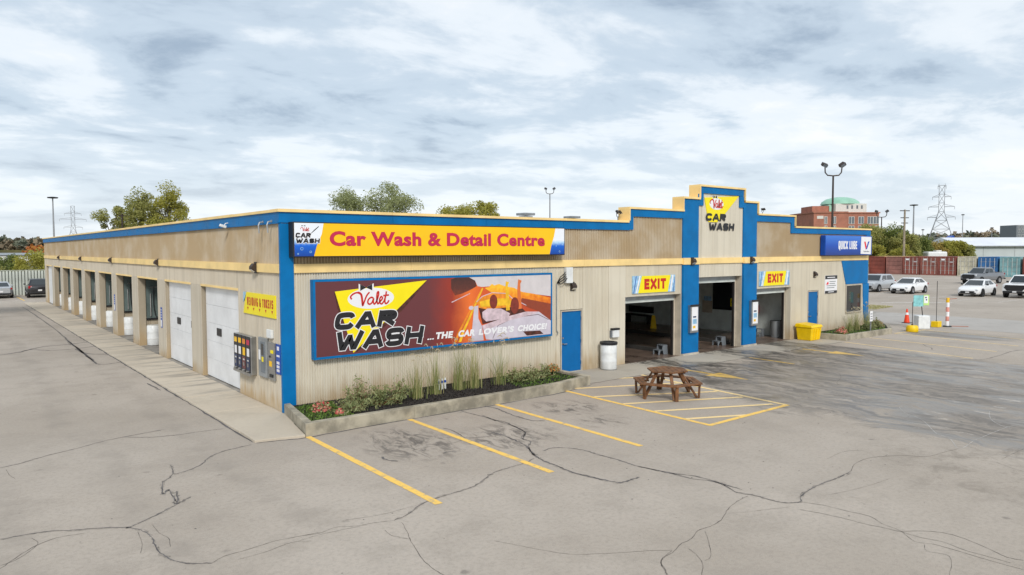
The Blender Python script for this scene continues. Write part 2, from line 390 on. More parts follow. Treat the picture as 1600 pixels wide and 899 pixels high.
def paint(name, c, wear):
    m = bpy.data.materials.new(name); k = NT(m)
    g, x, y, w, fine, blot, map_ = wet_fields(k)
    n = k.noise(map_((1,1,1)), 5, 6, .75); n2 = k.noise(map_((1,1,1)), .7, 3, .5)
    cc = k.mix(k.math('MULTIPLY', k.mr(n, .62-wear*.22, .80-wear*.18), k.mr(n2, .3, .6, .5, 1)), c, (.34, .30, .25))
    k.base(k.mix(k.math('MULTIPLY', w, .45), cc, (.22, .16, .06))); k.rough(k.mix(w, (.8,.8,.8), (.35,.35,.35))); M[name] = m
paint('line_yellow', (.88, .56, .12), .62)
paint('line_faded', (.86, .64, .30), .45)
paint('line_white', (.66, .64, .60), .9)

gm = MB().add([(-2500,-2500,-.05),(2500,-2500,-.05),(2500,2500,-.05),(-2500,2500,-.05)], [(0,1,2,3)])
tag(O('ground', gm, M['field']), kind='structure')
lot = MB().add([(-70,-80,0),(128,-80,0),(128,66,0),(-70,66,0)], [(0,1,2,3)])
asphalt = tag(O('asphalt_lot', lot, M['asphalt']), kind='structure')
tag(O('concrete_lane', MB().add([(34.9,-60,.004),(42.2,-60,.004),(42.2,60,.004),(34.9,60,.004)], [(0,1,2,3)]), M['lane']), kind='structure')
# cracks, traced as ragged ribbons of sealer or open joint
CRACKS=[(0.03,[(-1.62,-2.35),(-1.95,-2.43),(-2.26,-2.51),(-2.62,-2.78),(-2.88,-3.19),(-3.18,-3.42),(-3.45,-3.54)]),(0.03,[(-3.36,-2.81),(-3.44,-3.38),(-3.61,-3.73),(-3.76,-3.95),(-3.9,-4.59),(-3.76,-4.39),(-3.8,-4.87),(-3.86,-5.22),(-3.8,-5.16),(-3.67,-4.56)]),(0.028,[(-3.55,-5.03),(-3.88,-5.31),(-4.23,-5.6),(-4.54,-5.81),(-4.69,-5.86),(-4.98,-5.66),(-5.32,-5.49),(-5.66,-5.29),(-5.93,-5.23),(-6.23,-5.21)]),(0.028,[(-4.69,-5.86),(-4.55,-6.11),(-4.49,-6.47),(-4.52,-6.95),(-4.5,-7.33),(-4.4,-7.64),(-4.25,-7.85),(-4.05,-7.98)]),(0.018,[(-6.3,-6.41),(-6.11,-6.13),(-5.87,-5.83),(-5.58,-5.66),(-5.23,-5.72)]),(0.014,[(-6.29,-6.29),(-6.07,-6.16),(-5.82,-5.75),(-5.87,-5.43)]),(0.014,[(-4.05,-7.98),(-3.85,-7.86),(-3.5,-7.84),(-3.12,-7.79),(-2.77,-7.85),(-2.48,-7.89)]),(0.012,[(-3.75,-8.09),(-3.36,-8.08),(-2.97,-7.99),(-2.7,-8.13)]),(0.012,[(-4.37,-5.94),(-4.36,-6.42),(-4.3,-6.7),(-4.36,-7.07)]),(0.01,[(-4.6,-6.15),(-4.65,-6.7),(-4.74,-7.04)]),(0.028,[(-6.0,-0.96),(-5.64,-0.83),(-5.19,-0.55),(-4.66,-0.32),(-4.15,-0.03),(-3.69,0.11),(-3.16,0.21),(-2.74,0.29)]),(0.024,[(-3.63,0.1),(-3.2,-0.29),(-2.65,-0.46),(-2.18,-0.47),(-1.65,-0.53)]),(0.012,[(-5.91,-1.13),(-5.89,-1.59),(-5.82,-1.98)]),(0.09,[(-4.98,17.62),(-4.3,18.22),(-3.3,19.53),(-2.27,19.76),(-1.25,20.36)]),(0.07,[(-4.33,17.89),(-3.88,18.73),(-3.23,17.94),(-2.33,17.82),(-1.43,18.37)]),(0.07,[(-2.22,21.17),(-2.23,17.73),(-2.26,14.29),(-2.25,12.28),(-1.37,12.53)]),(0.06,[(-2.33,17.82),(-2.15,15.85),(-1.58,15.15),(-1.05,14.94)]),(0.05,[(-1.75,7.03),(-1.69,5.47)]),(0.05,[(-1.97,47.65),(-1.94,39.01),(-2.02,26.97),(-2.19,20.41),(-2.3,13.3)]),(0.045,[(4.55,-2.42),(4.64,-2.84),(4.53,-3.51),(4.48,-4.05),(4.5,-4.5),(4.72,-4.74)]),(0.03,[(3.78,-2.35),(3.75,-2.77),(3.81,-3.34),(3.81,-3.84),(3.89,-4.22),(3.74,-4.87),(3.61,-5.34),(3.23,-5.71),(3.23,-5.97),(2.88,-6.31),(2.59,-6.88)]),(0.05,[(3.03,-4.73),(3.09,-5.06),(3.02,-5.67),(2.9,-6.2),(2.63,-6.8),(2.5,-7.24),(2.47,-7.63),(2.43,-8.09),(2.49,-8.48),(2.56,-8.79),(2.65,-9.09),(2.88,-9.15),(3.19,-9.13)]),(0.03,[(3.88,-3.23),(3.81,-3.94),(3.8,-4.62),(3.66,-5.24),(3.26,-5.6),(3.23,-5.84)]),(0.035,[(2.94,-6.71),(3.27,-6.67),(3.51,-6.87),(3.64,-7.17),(3.66,-7.64),(3.69,-8.15),(3.68,-8.61),(3.76,-9.02),(3.86,-9.35),(4.05,-9.81),(4.06,-10.32),(4.05,-10.73)]),(0.022,[(-1.39,-8.17),(-1.07,-8.07),(-0.74,-7.85),(-0.41,-7.74),(0.01,-7.7),(0.45,-7.65),(0.86,-7.46),(1.25,-7.23),(1.71,-7.16),(2.1,-7.13),(2.46,-7.0)]),(0.03,[(2.4,-3.72),(2.42,-4.09),(2.37,-4.47),(2.29,-4.82),(2.55,-4.97),(2.87,-5.08)]),(0.02,[(2.27,-4.85),(1.88,-5.0),(1.46,-4.96),(1.12,-4.93),(0.85,-4.94)]),(0.05,[(0.14,-4.96),(0.09,-5.18),(0.22,-5.45)]),(0.04,[(1.23,-5.51),(1.4,-5.53),(1.52,-5.63)]),(0.016,[(-1.34,-8.31),(-1.43,-8.61),(-1.6,-9.04),(-1.73,-9.47),(-1.81,-9.8),(-1.83,-10.11),(-1.81,-10.3)]),(0.01,[(-1.69,-8.42),(-1.71,-8.67),(-1.62,-8.86),(-1.56,-8.97)]),(0.012,[(-2.94,-7.82),(-2.73,-7.85),(-2.5,-7.92),(-2.21,-7.86),(-1.96,-8.0),(-1.67,-8.07),(-1.39,-8.17)]),(0.01,[(-2.88,-8.01),(-2.57,-7.98),(-2.2,-8.01),(-1.79,-8.07)]),(0.01,[(-1.96,-7.68),(-1.68,-7.77),(-1.37,-7.83),(-1.02,-7.83),(-0.64,-7.81)]),(0.012,[(-0.66,-9.77),(-0.49,-10.1),(-0.33,-10.44),(-0.11,-10.8),(0.21,-11.04),(0.53,-11.24),(0.83,-11.41),(1.08,-11.6)]),(0.014,[(1.08,-11.6),(0.82,-11.68),(0.66,-11.75),(0.56,-11.9),(0.43,-12.05)]),(0.03,[(3.69,-8.71),(3.77,-9.11),(3.84,-9.5),(3.88,-9.84),(4.02,-10.09),(3.99,-10.45),(3.87,-10.76),(3.97,-11.06),(3.98,-11.41),(4.04,-11.57),(4.26,-11.69),(4.57,-11.55),(5.11,-11.45),(5.69,-11.44),(6.06,-11.45),(6.54,-11.42)]),(0.016,[(6.54,-11.42),(7.13,-11.23),(7.7,-11.22),(8.13,-11.4),(8.44,-11.58),(8.68,-11.9),(9.25,-11.99),(9.84,-12.08)]),(0.018,[(3.86,-10.98),(3.49,-11.02),(3.05,-11.14),(2.63,-11.33),(2.29,-11.4),(1.94,-11.39),(1.61,-11.52),(1.34,-11.54),(1.03,-11.65),(0.79,-11.68),(0.61,-11.8),(0.49,-11.97),(0.38,-12.08)]),(0.012,[(1.31,-11.7),(1.2,-11.95),(1.04,-12.15),(0.77,-12.33)]),(0.01,[(2.02,-11.46),(1.69,-11.77),(1.33,-12.06),(1.16,-12.09)]),(0.018,[(3.94,-11.86),(4.05,-12.21),(4.12,-12.53),(4.14,-12.81),(4.21,-13.06),(4.26,-13.29),(4.54,-13.5),(4.71,-13.77),(4.68,-14.06),(4.55,-14.38),(4.45,-14.6),(4.5,-14.78)]),(0.014,[(4.29,-11.71),(4.42,-12.02),(4.46,-12.36),(4.52,-12.71),(4.35,-13.0),(4.28,-13.28),(4.03,-13.59),(4.14,-13.8),(4.15,-14.11),(4.15,-14.44),(4.17,-14.88)]),(0.012,[(4.26,-13.29),(4.25,-13.58),(4.33,-13.84),(4.26,-14.14),(4.27,-14.43),(4.28,-14.71)]),(0.01,[(4.03,-13.72),(3.82,-13.84),(3.89,-14.07),(3.61,-14.22),(3.24,-14.33)]),(0.01,[(6.94,-10.73),(7.8,-10.68),(8.14,-10.91)]),(0.01,[(3.95,-11.72),(3.57,-11.56),(3.16,-11.39),(2.91,-11.26)]),(0.01,[(4.99,-11.81),(5.34,-11.91),(5.92,-12.01),(6.71,-12.08)]),(0.02,[(13.05,-9.5),(12.37,-9.96),(12.04,-10.44),(11.46,-10.86),(10.8,-11.29),(10.53,-11.67),(9.86,-12.09),(10.82,-12.04),(11.74,-12.05),(12.74,-12.07),(13.36,-12.23)]),(0.02,[(14.35,-11.18),(13.37,-11.53),(12.79,-11.94),(12.69,-12.19)]),(0.012,[(11.84,-10.65),(11.62,-11.15),(11.82,-11.65),(12.07,-12.0),(12.22,-12.44)]),(0.012,[(9.64,-12.92),(10.25,-12.92),(10.9,-12.94)]),(0.012,[(9.35,-12.92),(9.15,-13.21),(9.06,-13.47)]),(0.014,[(16.9,-5.88),(16.21,-6.32),(15.18,-6.71),(14.8,-6.98)]),(0.03,[(27.29,-4.37),(26.42,-4.85),(26.03,-5.23),(25.34,-5.54)]),(0.03,[(23.61,-7.66),(24.28,-7.85),(25.66,-7.86),(27.24,-7.76),(28.19,-7.91)])]
def crack(pts, w):
    P = smoothline([(a, b) for a, b in pts], 5); vs = []; fs = []; n = len(P)
    q = []
    for i, p in enumerate(P):
        d = (P[min(i+1,n-1)] - P[max(i-1,0)]); d = d.normalized() if d.length > 1e-6 else Vector((1,0))
        nn = Vector((-d.y, d.x)); j = random.uniform(-1, 1)*min(.02, w*.6); q.append(p + nn*j)
        ww = w*random.uniform(.45, 1.35)*(.35 if i in (0, n-1) else 1)
        vs += [(q[-1].x+nn.x*ww/2, q[-1].y+nn.y*ww/2, .003), (q[-1].x-nn.x*ww/2, q[-1].y-nn.y*ww/2, .003)]
    fs = [(2*i, 2*i+1, 2*i+3, 2*i+2) for i in range(n-1)]
    return MB().add(vs, fs)
for w, pts in CRACKS:
    O('crack', crack(pts, w*(.62 if w < .04 else .85)), M['silt'] if pts[0][0] > 8.4 and w == .02 else (M['tar'] if w >= .022 else M['hairline']), asphalt)
    if w >= .022:
        h_ = crack(pts, max(.06, w*1.9)); h_.v = [(p[0], p[1], .0015) for p in h_.v]; O('crack_edge', h_, M['crumble'], asphalt)
for w, pts in ((.05, [(-1.53, -2.2+1.8*i) for i in range(30)]), (.05, [(-1.5,-2.29),(-1.0,-2.42),(-.5,-2.55),(1,-2.5),(3,-2.51),(5.2,-2.51),(7.4,-2.43),(8.99,-2.09)]), (.04, [(9.0+1.6*i, -1.93) for i in range(11)]), (.04, [(-.46,-2.5),(-.2,-1.2),(0,-.2)])):
    O('edge_joint', crack(pts, w), M['tar'], asphalt)
rnd = random.Random(3)
pit = MB()
for i in range(120):                                     # small potholes and tar flecks
    a, b = rnd.choice([(-3,-9),(3,-9.5),(6,-10),(0,-8),(8,-9),(7,-12),(-4,-5)]); x, y = a+rnd.gauss(0,1.8), b+rnd.gauss(0,1.2); r = rnd.uniform(.006, .018)
    if -2.2 < y: continue
    n = 6; o = rnd.random(); pit.add([(x+r*rnd.uniform(.5,1.6)*math.cos(o+k*1.047), y+r*rnd.uniform(.5,1.3)*math.sin(o+k*1.047), .0025) for k in range(n)], [tuple(range(n))])
tag(O('tar_fleck', pit, M['tar'], asphalt), kind='stuff')
def line(p, q, w, m='line_yellow', name='parking_line', z=.0045):
    p, q = Vector(p), Vector(q); d = (q-p).normalized(); n = Vector((-d.y, d.x))*w/2
    k = max(2, int((q-p).length/.25)); vs = []
    for i in range(k+1):
        c = p.lerp(q, i/k); e = 1 + random.uniform(-.06, .06); vs += [(c.x+n.x*e, c.y+n.y*e, z), (c.x-n.x*e, c.y-n.y*e, z)]
    return O(name, MB().add(vs, [(2*i, 2*i+1, 2*i+3, 2*i+2) for i in range(k)]), M[m], asphalt)
line((-.41,-2.5), (-.45,-8.0), .14); line((2.22,-2.5), (2.13,-7.9), .14); line((4.94,-2.5), (4.82,-7.75), .14)
line((7.68,-2.26), (7.48,-7.6), .14); line((7.45,-7.56), (11.0,-7.5), .14, z=.0052); line((10.96,-7.47), (11.6,-.9), .14, 'line_faded')
for p, q in (((8.12,-2.2),(11.4,-3.68)), ((7.72,-3.45),(11.06,-5.2)), ((7.66,-4.62),(10.94,-6.14)), ((7.63,-5.75),(10.75,-7.2)), ((7.57,-6.8),(9.1,-7.5)), ((9.3,-1.35),(11.5,-2.35))):
    line(p, q, .13, 'line_faded', 'hatch_line', .0048)
line((17.68,-1.95), (17.53,-3.9), .14)
def arrow(x, y, s=1):
    P = [(-.09,0),(.09,0),(.09,-1.25),(.42,-1.25),(0,-2.65),(-.42,-1.25),(-.09,-1.25)]
    return O('painted_arrow', MB().add([(x+a*s, y+b*s, .0045) for a, b in P], [tuple(range(7))]), M['line_yellow'], asphalt)
arrow(13.46, -2.05); arrow(21.5, -1.98)
for p, q in (((25.05,-2.0),(24.0,-7.5)), ((27.5,-1.95),(26.8,-7.4)), ((30.2,-1.95),(29.4,-7.4)), ((32.9,-2.3),(32.1,-7.6)), ((30.2,-1.9),(33.1,-2.2))):
    line(p, q, .10, 'line_faded')
line((50.7,8.0), (54.8,4.46), .35, 'line_white', 'painted_line'); line((-1.3,62), (-1.2,55.5), .12); line((-4.1,62), (-4.0,55.5), .12)
for i in range(8): line((57.5, -6+2.75*i), (63.5, -6+2.75*i), .1, 'line_white')

# ------------------------------------------------------------------ pavements
walk = tag(O('sidewalk', box(-1.46, -.02, -1.8, 51.9, -.04, .01), M['concrete']), kind='structure')
y = -1.2; i = 0
while y < 51.4:
    L = min(2.43, 52-y); a = O('slab', box(-1.5, -.005, y+.016, y+L-.016, -.02, .045+random.uniform(-.008,.008)), M['slab'], walk, bevel=.012); y += L
O('slab', MB().prism_xy([(-1.52,-2.25),(-.47,-2.5),(-.24,-1.21),(-1.5,-1.21)], -.02, .055), M['slab'], walk, bevel=.012)
apron = tag(O('entrance_apron', box(8.98, 25.2, -1.88, -.02, -.03, .002), M['apron']), kind='structure')
for a, b in ((9.0,11.6),(11.6,14.0),(14.0,16.4),(16.4,18.4),(18.4,20.4),(20.4,22.8),(22.8,25.2)):
    O('slab', box(a+.008, b-.008, -1.9, -.005, -.02, .012), M['apron'], apron)

# ------------------------------------------------------------------ the car wash building
B = T('car_wash_building', 'long tan ribbed car wash building with blue and cream parapet', 'building')
def rib_profile(a, b, pitch, amp):
    n = max(1, round((b-a)/pitch)); p = (b-a)/n; out = []
    for i in range(n):
        s = a+i*p; out += [(s, 0), (s+p*.48, 0), (s+p*.60, amp), (s+p*.88, amp)]
    return out + [(b, 0)]
def front_panel(x0, x1, z0, z1, m='wall_front', pitch=.07, amp=.024, th=.26, name='wall_panel', y=0):
    g = .004; pr = rib_profile(x0+g, x1-g, pitch, amp)
    return O(name, MB().prism_xy([(a, y+d) for a, d in pr] + [(x1-g, y+th), (x0+g, y+th)], z0, z1), M[m], B)
def side_panel(y0, y1, z0, z1, m='wall_side', pitch=.11, amp=.012, th=.26, name='wall_panel'):
    g = .004; pr = rib_profile(y0+g, y1-g, pitch, amp)
    return O(name, MB().prism_xy([(d, a) for a, d in pr] + [(th, y1-g), (th, y0+g)], z0, z1), M[m], B)
W = 31.4; D = 52.0; BAND = 3.72
for a, b, z0 in ((.02,3.2,0),(3.2,6.4,0),(6.4,9.55,0),(9.55,10.6,2.16),(10.6,11.88,0),(12.75,15.93,2.46),(21.03,23.9,2.46),(23.9,25.38,0),(25.38,26.4,2.22),(26.4,29.0,0),(29.0,30.7,2.42),(30.7,31.38,0)):
    front_panel(a, b, z0, BAND)
front_panel(29.0, 30.7, 0, .94)
front_panel(11.88, 12.75, 0, BAND, pitch=.87, amp=0)
front_panel(16.97, 20.0, 3.07, BAND, pitch=.2, amp=.008)
for a, b, z1 in ((.02,3.2,5.1),(3.2,6.4,5.1),(6.4,9.6,5.1),(9.6,12.9,5.1),(12.9,16.0,5.6),(21.03,24.0,5.6),(24.0,27.6,5.1),(27.6,31.38,5.1)):
    front_panel(a, b, BAND+.003, z1, 'wall_upper', .085, .03)
front_panel(16.97, 20.0, BAND+.003, 6.64, 'wall_front', pitch=.5, amp=.004)
for a, b in ((15.93, 16.97), (20.0, 21.03)): O('pilaster_core', box(a+.003, b-.003, .005, .26, 0, 6.1), M['frame_tan'], B)
# blue pilasters with pale footing
for a, b in ((15.97, 16.95), (20.02, 21.01)):
    O('pilaster', box(a, b, -.09, .003, .09, 3.60), M['blue'], B, bevel=.008); O('pilaster', box(a, b, -.05, .003, 3.86, 6.16), M['blue'], B)
    O('pilaster_footing', box(a-.02, b+.02, -.12, .002, 0, .088), M['concrete'], B)
O('corner_post', box(-.035, .31, -.04, .015, .05, 4.88), M['blue'], B); O('corner_post', box(-.035, .016, .016, .055, .05, 4.88), M['blue'], B)
# blue fascia, front: sheet lengths with open seams
def lengths(a, b, step=3.05):
    n = max(1, round((b-a)/step)); return [(a+(b-a)*i/n+(.004 if i else 0), a+(b-a)*(i+1)/n-(.004 if i < n-1 else 0)) for i in range(n)]
for a, b, z0, z1 in ((-.06,12.9,4.90,5.17),(12.9,13.11,4.92,5.4),(12.9,15.97,5.4,5.67),(16.95,17.25,5.94,6.4),(17.02,20.0,6.44,6.70),(19.72,20.02,5.95,6.4),
                     (21.01,24.02,5.4,5.67),(23.76,24.02,4.92,5.4),(24.02,31.45,4.92,5.17)):
    for p, q in lengths(a+.001, b-.001): O('fascia', box(p, q, -.05-random.uniform(0,.004), .002, z0, z1), M['blue'], B)
O('fascia', box(17.03, 17.25, -.048, .002, 6.402, 6.438), M['blue'], B); O('fascia', box(19.72, 19.99, -.048, .002, 6.402, 6.438), M['blue'], B)
# right-hand blue paint wedge, end post, window
O('blue_wedge', MB().prism_xz([(28.52,3.6),(31.3,3.6),(31.3,2.41),(29.0,2.41)], -.03, .004), M['blue'], B)
O('corner_post', MB().prism_xz([(30.78,2.40),(31.42,2.40),(31.42,.05),(31.22,.05),(30.9,.9)], -.031, .004), M['blue'], B)
O('corner_post', box(31.0, 31.43, -.05, .004, 3.87, 4.91), M['blue'], B)
wf = O('window', MB().box(29.03,30.7,-.02,.06,2.33,2.40).box(29.03,30.7,-.05,.06,.94,1.0).box(29.03,29.09,-.019,.06,1.0,2.33).box(30.63,30.7,-.019,.06,1.0,2.33), M['frame_tan'], B)
O('pane', box(29.09,30.63,.02,.03,1.0,2.33), M['dark_glass'], wf)
# coping, with the cream ends of each parapet step
def cope(a, b, z, y0=-.1, y1=.45):
    for p, q in lengths(a, b): O('coping', box(p, q, y0-random.uniform(0,.006), y1, z, z+.075+random.uniform(-.004,.004)), M['cream_pale'], B)
for a, b, z in ((-.1,12.84,5.17),(12.84,16.0,5.67),(15.92,17.0,6.175),(16.96,20.1,6.70),(20.101,21.1,6.175),(21.101,24.1,5.67),(24.101,31.5,5.17)): cope(a, b, z)
for x, z0, z1 in ((12.84,5.246,5.669),(15.92,5.746,6.174),(16.96,6.251,6.699)): O('coping', box(x, x+.06, -.1, .45, z0, z1), M['cream'], B)
for x, z0, z1 in ((20.04,6.251,6.699),(21.04,5.746,6.174),(24.04,5.246,5.669)): O('coping', box(x, x+.06, -.1, .45, z0, z1), M['cream'], B)
# the solid back of the raised parapet
for a, b, z in ((12.9,16.0,5.66),(15.99,17.0,6.17),(17.0,20.04,6.69),(20.041,21.04,6.17),(21.041,24.04,5.66)):
    O('parapet_back', box(a+.002, b-.002, .262, .43, 4.9, z), M['wall_upper'], B)
# cream band round front and side
for p, q in lengths(.315, 31.25, 3.6): O('band', box(p, q, -.052-random.uniform(0,.004), .004, 3.62, 3.85), M['cream_pale'], B)
for p, q in lengths(.06, D-.05, 3.6): O('band', box(-.052-random.uniform(0,.004), .004, p, q, 3.62, 3.85), M['cream_pale'], B)
for a, b in ((15.95, 16.97), (20.0, 21.03)): O('band', box(a, b, -.13, -.056, 3.60, 3.86), M['cream_pale'], B)
# side wall: piers and the wall over the openings
PIERS = [(7.22,8.48)] + [(12.08+4.86*k, 13.33+4.86*k) for k in range(8)] + [(50.9, 52.0)]
side_panel(.02, 1.7, 0, BAND); side_panel(1.7, 3.42, 0, BAND)
for a, b in PIERS:
    O('pier', box(.0, .30, a, b, 0, 3.06), M['wall_side'], B, bevel=.01); O('pier_return', box(.012, .298, a-.006, a-.001, .03, 3.03), M['pier_grime_shade'], B)  # thin plate over the return, its colour carries painted shade besides grime
OPEN = [(3.42, 7.22)] + [(PIERS[i][1], PIERS[i+1][0]) for i in range(len(PIERS)-1)]
yy = 3.42
for i, (a, b) in enumerate(OPEN):
    e = PIERS[i][1]; side_panel(a, e, 3.063, BAND)
    O('lintel_trim', box(-.012, .03, a, b, 3.03, 3.10), M['cream_pale'], B)
n = 21
for i in range(n): side_panel(.02+i*(D-.04)/n, .02+(i+1)*(D-.04)/n, BAND+.003, 4.9, 'wall_side_upper')
for p, q in lengths(.003, D): O('fascia', box(-.06-random.uniform(0,.004), .004, p, q, 4.88, 5.17), M['blue'], B)
for p, q in lengths(.4505, D+.1): O('coping', box(-.1-random.uniform(0,.006), .45, p, q, 5.17, 5.245+random.uniform(-.004,.004)), M['cream_pale'], B)
O('parapet_back', box(.005, .3, .27, D, 4.9, 5.165), M['wall_side_upper'], B)
# remaining shell
O('wall', box(31.1, 31.4, .27, D, 0, 5.1), M['wall_side'], B); O('wall', box(.31, 31.1, D-.28, D-.001, 0, 5.1), M['wall_side'], B)
O('roof', box(.31, 31.09, .44, D-.29, 4.55, 4.7), M['roof_gravel'], B)
O('coping', box(31.05, 31.5, .4505, D+.1, 5.17, 5.245), M['cream_pale'], B); O('fascia', box(31.4, 31.45, .003, D, 4.9, 5.17), M['blue'], B)
# garage doors (two near the corner, one in the far bay)
def garage(a, b):
    d = O('garage_door', box(.17, .20, a+.02, b-.02, .05, 3.02), M['off_white'], B); n = 5
    for i in range(n): O('door_section', box(.14, .169, a+.03, b-.03, .06+i*2.96/n+.003, .06+(i+1)*2.96/n-.003), M['white_paint'], d, bevel=.003)
    return d
d2 = garage(3.44, 7.2); d1 = garage(8.5, 12.06); d0 = garage(47.4, 50.88)
for d, ys in ((d2, (5.76,)), (d1, (10.65, 8.75))):
    for yv in ys:
        p = O('door_window', box(.115, .139, yv-.22, yv+.22, 1.48, 1.72), M['dark_metal'], d)
for a, b in ((3.44, 7.2), (8.5, 12.06)): O('door_track', box(.205, .26, b-.05, b-.01, .05, 3.0), M['blue'], B)
# wash bays down the side: partitions, cladding, ceiling, floor, back wall
O('bay_floor', box(.02, 8, 3.0, 51.5, -.02, .03), M['bay_floor'], B)
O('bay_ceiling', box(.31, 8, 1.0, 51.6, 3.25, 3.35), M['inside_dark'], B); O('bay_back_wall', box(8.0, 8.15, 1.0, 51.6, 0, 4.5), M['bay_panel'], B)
for a, b in PIERS[1:9]:
    c0, c1 = a+.06, b-.06
    O('bay_partition', box(.31, 7.99, c0, c1, .03, 3.24), M['pier_grime_shade'], B)
    O('bay_cladding', box(.33, 7.98, c0-.035, c0-.001, 1.22, 3.0), M['bay_panel'], B); O('bay_cladding', box(.33, 7.98, c1+.001, c1+.035, 1.22, 3.0), M['bay_panel'], B)
    O('bay_rail', box(.32, 7.9, c0-.07, c0-.001, 1.14, 1.218), M['black'], B)
    O('bay_hose', MB().tube([tuple(p) for p in smoothline([(.62,c0-.09,2.6),(.60,c0-.12,1.9),(.66,c0-.15,1.35),(.78,c0-.14,1.30),(.80,c0-.12,1.9),(.95,c0-.10,2.2)], 5)], .018, 6), M['black'], B); O('wand_holder', MB().tube([(.5,c0-.06,1.3),(.5,c0-.06,2.3)], .03, 8), M['steel'], B)
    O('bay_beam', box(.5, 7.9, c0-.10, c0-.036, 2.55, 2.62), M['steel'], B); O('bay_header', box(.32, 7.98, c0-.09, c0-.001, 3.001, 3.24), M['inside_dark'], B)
O('bay_partition', box(.31, 7.99, 7.3, 8.4, .03, 3.24), M['wall_side'], B); O('bay_partition', box(.31, 7.99, 1.0, 1.2, .03, 3.24), M['wall_side'], B)
# front hall behind the three exits
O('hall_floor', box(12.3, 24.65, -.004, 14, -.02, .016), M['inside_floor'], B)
O('hall_wall', box(24.6, 24.75, .262, 14, 0, 4.5), M['inside_wall'], B); O('hall_wall', box(12.15, 12.3, .262, 14, 0, 4.5), M['inside_wall'], B); O('hall_wall', box(12.3, 24.6, 14, 14.15, 0, 4.5), M['inside_wall'], B)
O('hall_ceiling', box(12.3, 24.6, .262, 14, 3.6, 3.7), M['frame_tan'], B)
O('wall_window', box(24.56, 24.599, 3.3, 4.75, 1.1, 2.5), M['dark_glass'], B)
O('conveyor_rail', box(16.0, 16.2, .9, 13, .017, .16), M['inside_dark'], B); O('conveyor_rail', box(20.3, 20.5, .9, 13, .017, .16), M['inside_dark'], B)
O('conveyor_rail', box(13.3, 13.4, .9, 13, .017, .12), M['steel'], B)
for a, b, h in ((12.75, 15.93, 2.46), (16.97, 20.0, 3.07), (21.03, 23.9, 2.46)):
    O('shutter_header', box(a+.01, b-.01, .265, .42, h-.16, h+.2), M['galv'], B); O('shutter_edge', box(a+.01, b-.01, .27, .36, h-.26, h-.165), M['inside_wall'], B)
    O('jamb', box(b-.09, b-.002, .265, .34, .02, h-.165), M['frame_tan'], B); O('door_track', box(b-.16, b-.095, .28, .36, .02, h-.27), M['dark_metal'], B)
    O('jamb', box(a+.002, a+.09, .265, .34, .02, h-.165), M['frame_tan'], B)
# two blue man doors on the front
def door(a, b, h):
    f = O('door_frame', MB().box(a, a+.04, -.01, .1, .03, h).box(b-.04, b, -.01, .1, .03, h).box(a+.04, b-.04, -.01, .1, h-.04, h).box(a-.02, b+.02, -.03, .1, 0, .028), M['frame_tan'], B)
    d = O('door', box(a+.045, b-.045, .03, .07, .03, h-.045), M['blue_door'], B, bevel=.006)
    hd = MB().tube([(a+.12,.03,1.0),(a+.12,-.04,1.0),(a+.25,-.045,1.0)], .018); hd.lathe([(.035,0),(.035,.012)], 12, (a+.12,.018,1.0), 'y'); hd.lathe([(.03,0),(.03,.02)], 12, (a+.12,.01,1.2), 'y')
    O('door_handle', hd, M['steel'], d, smooth=True)
    for z in (.3, 1.05, h-.3): O('hinge', box(b-.05, b-.02, .0, .029, z-.06, z+.06), M['steel'], d)
door(9.57, 10.58, 2.14); door(25.4, 26.38, 2.2)
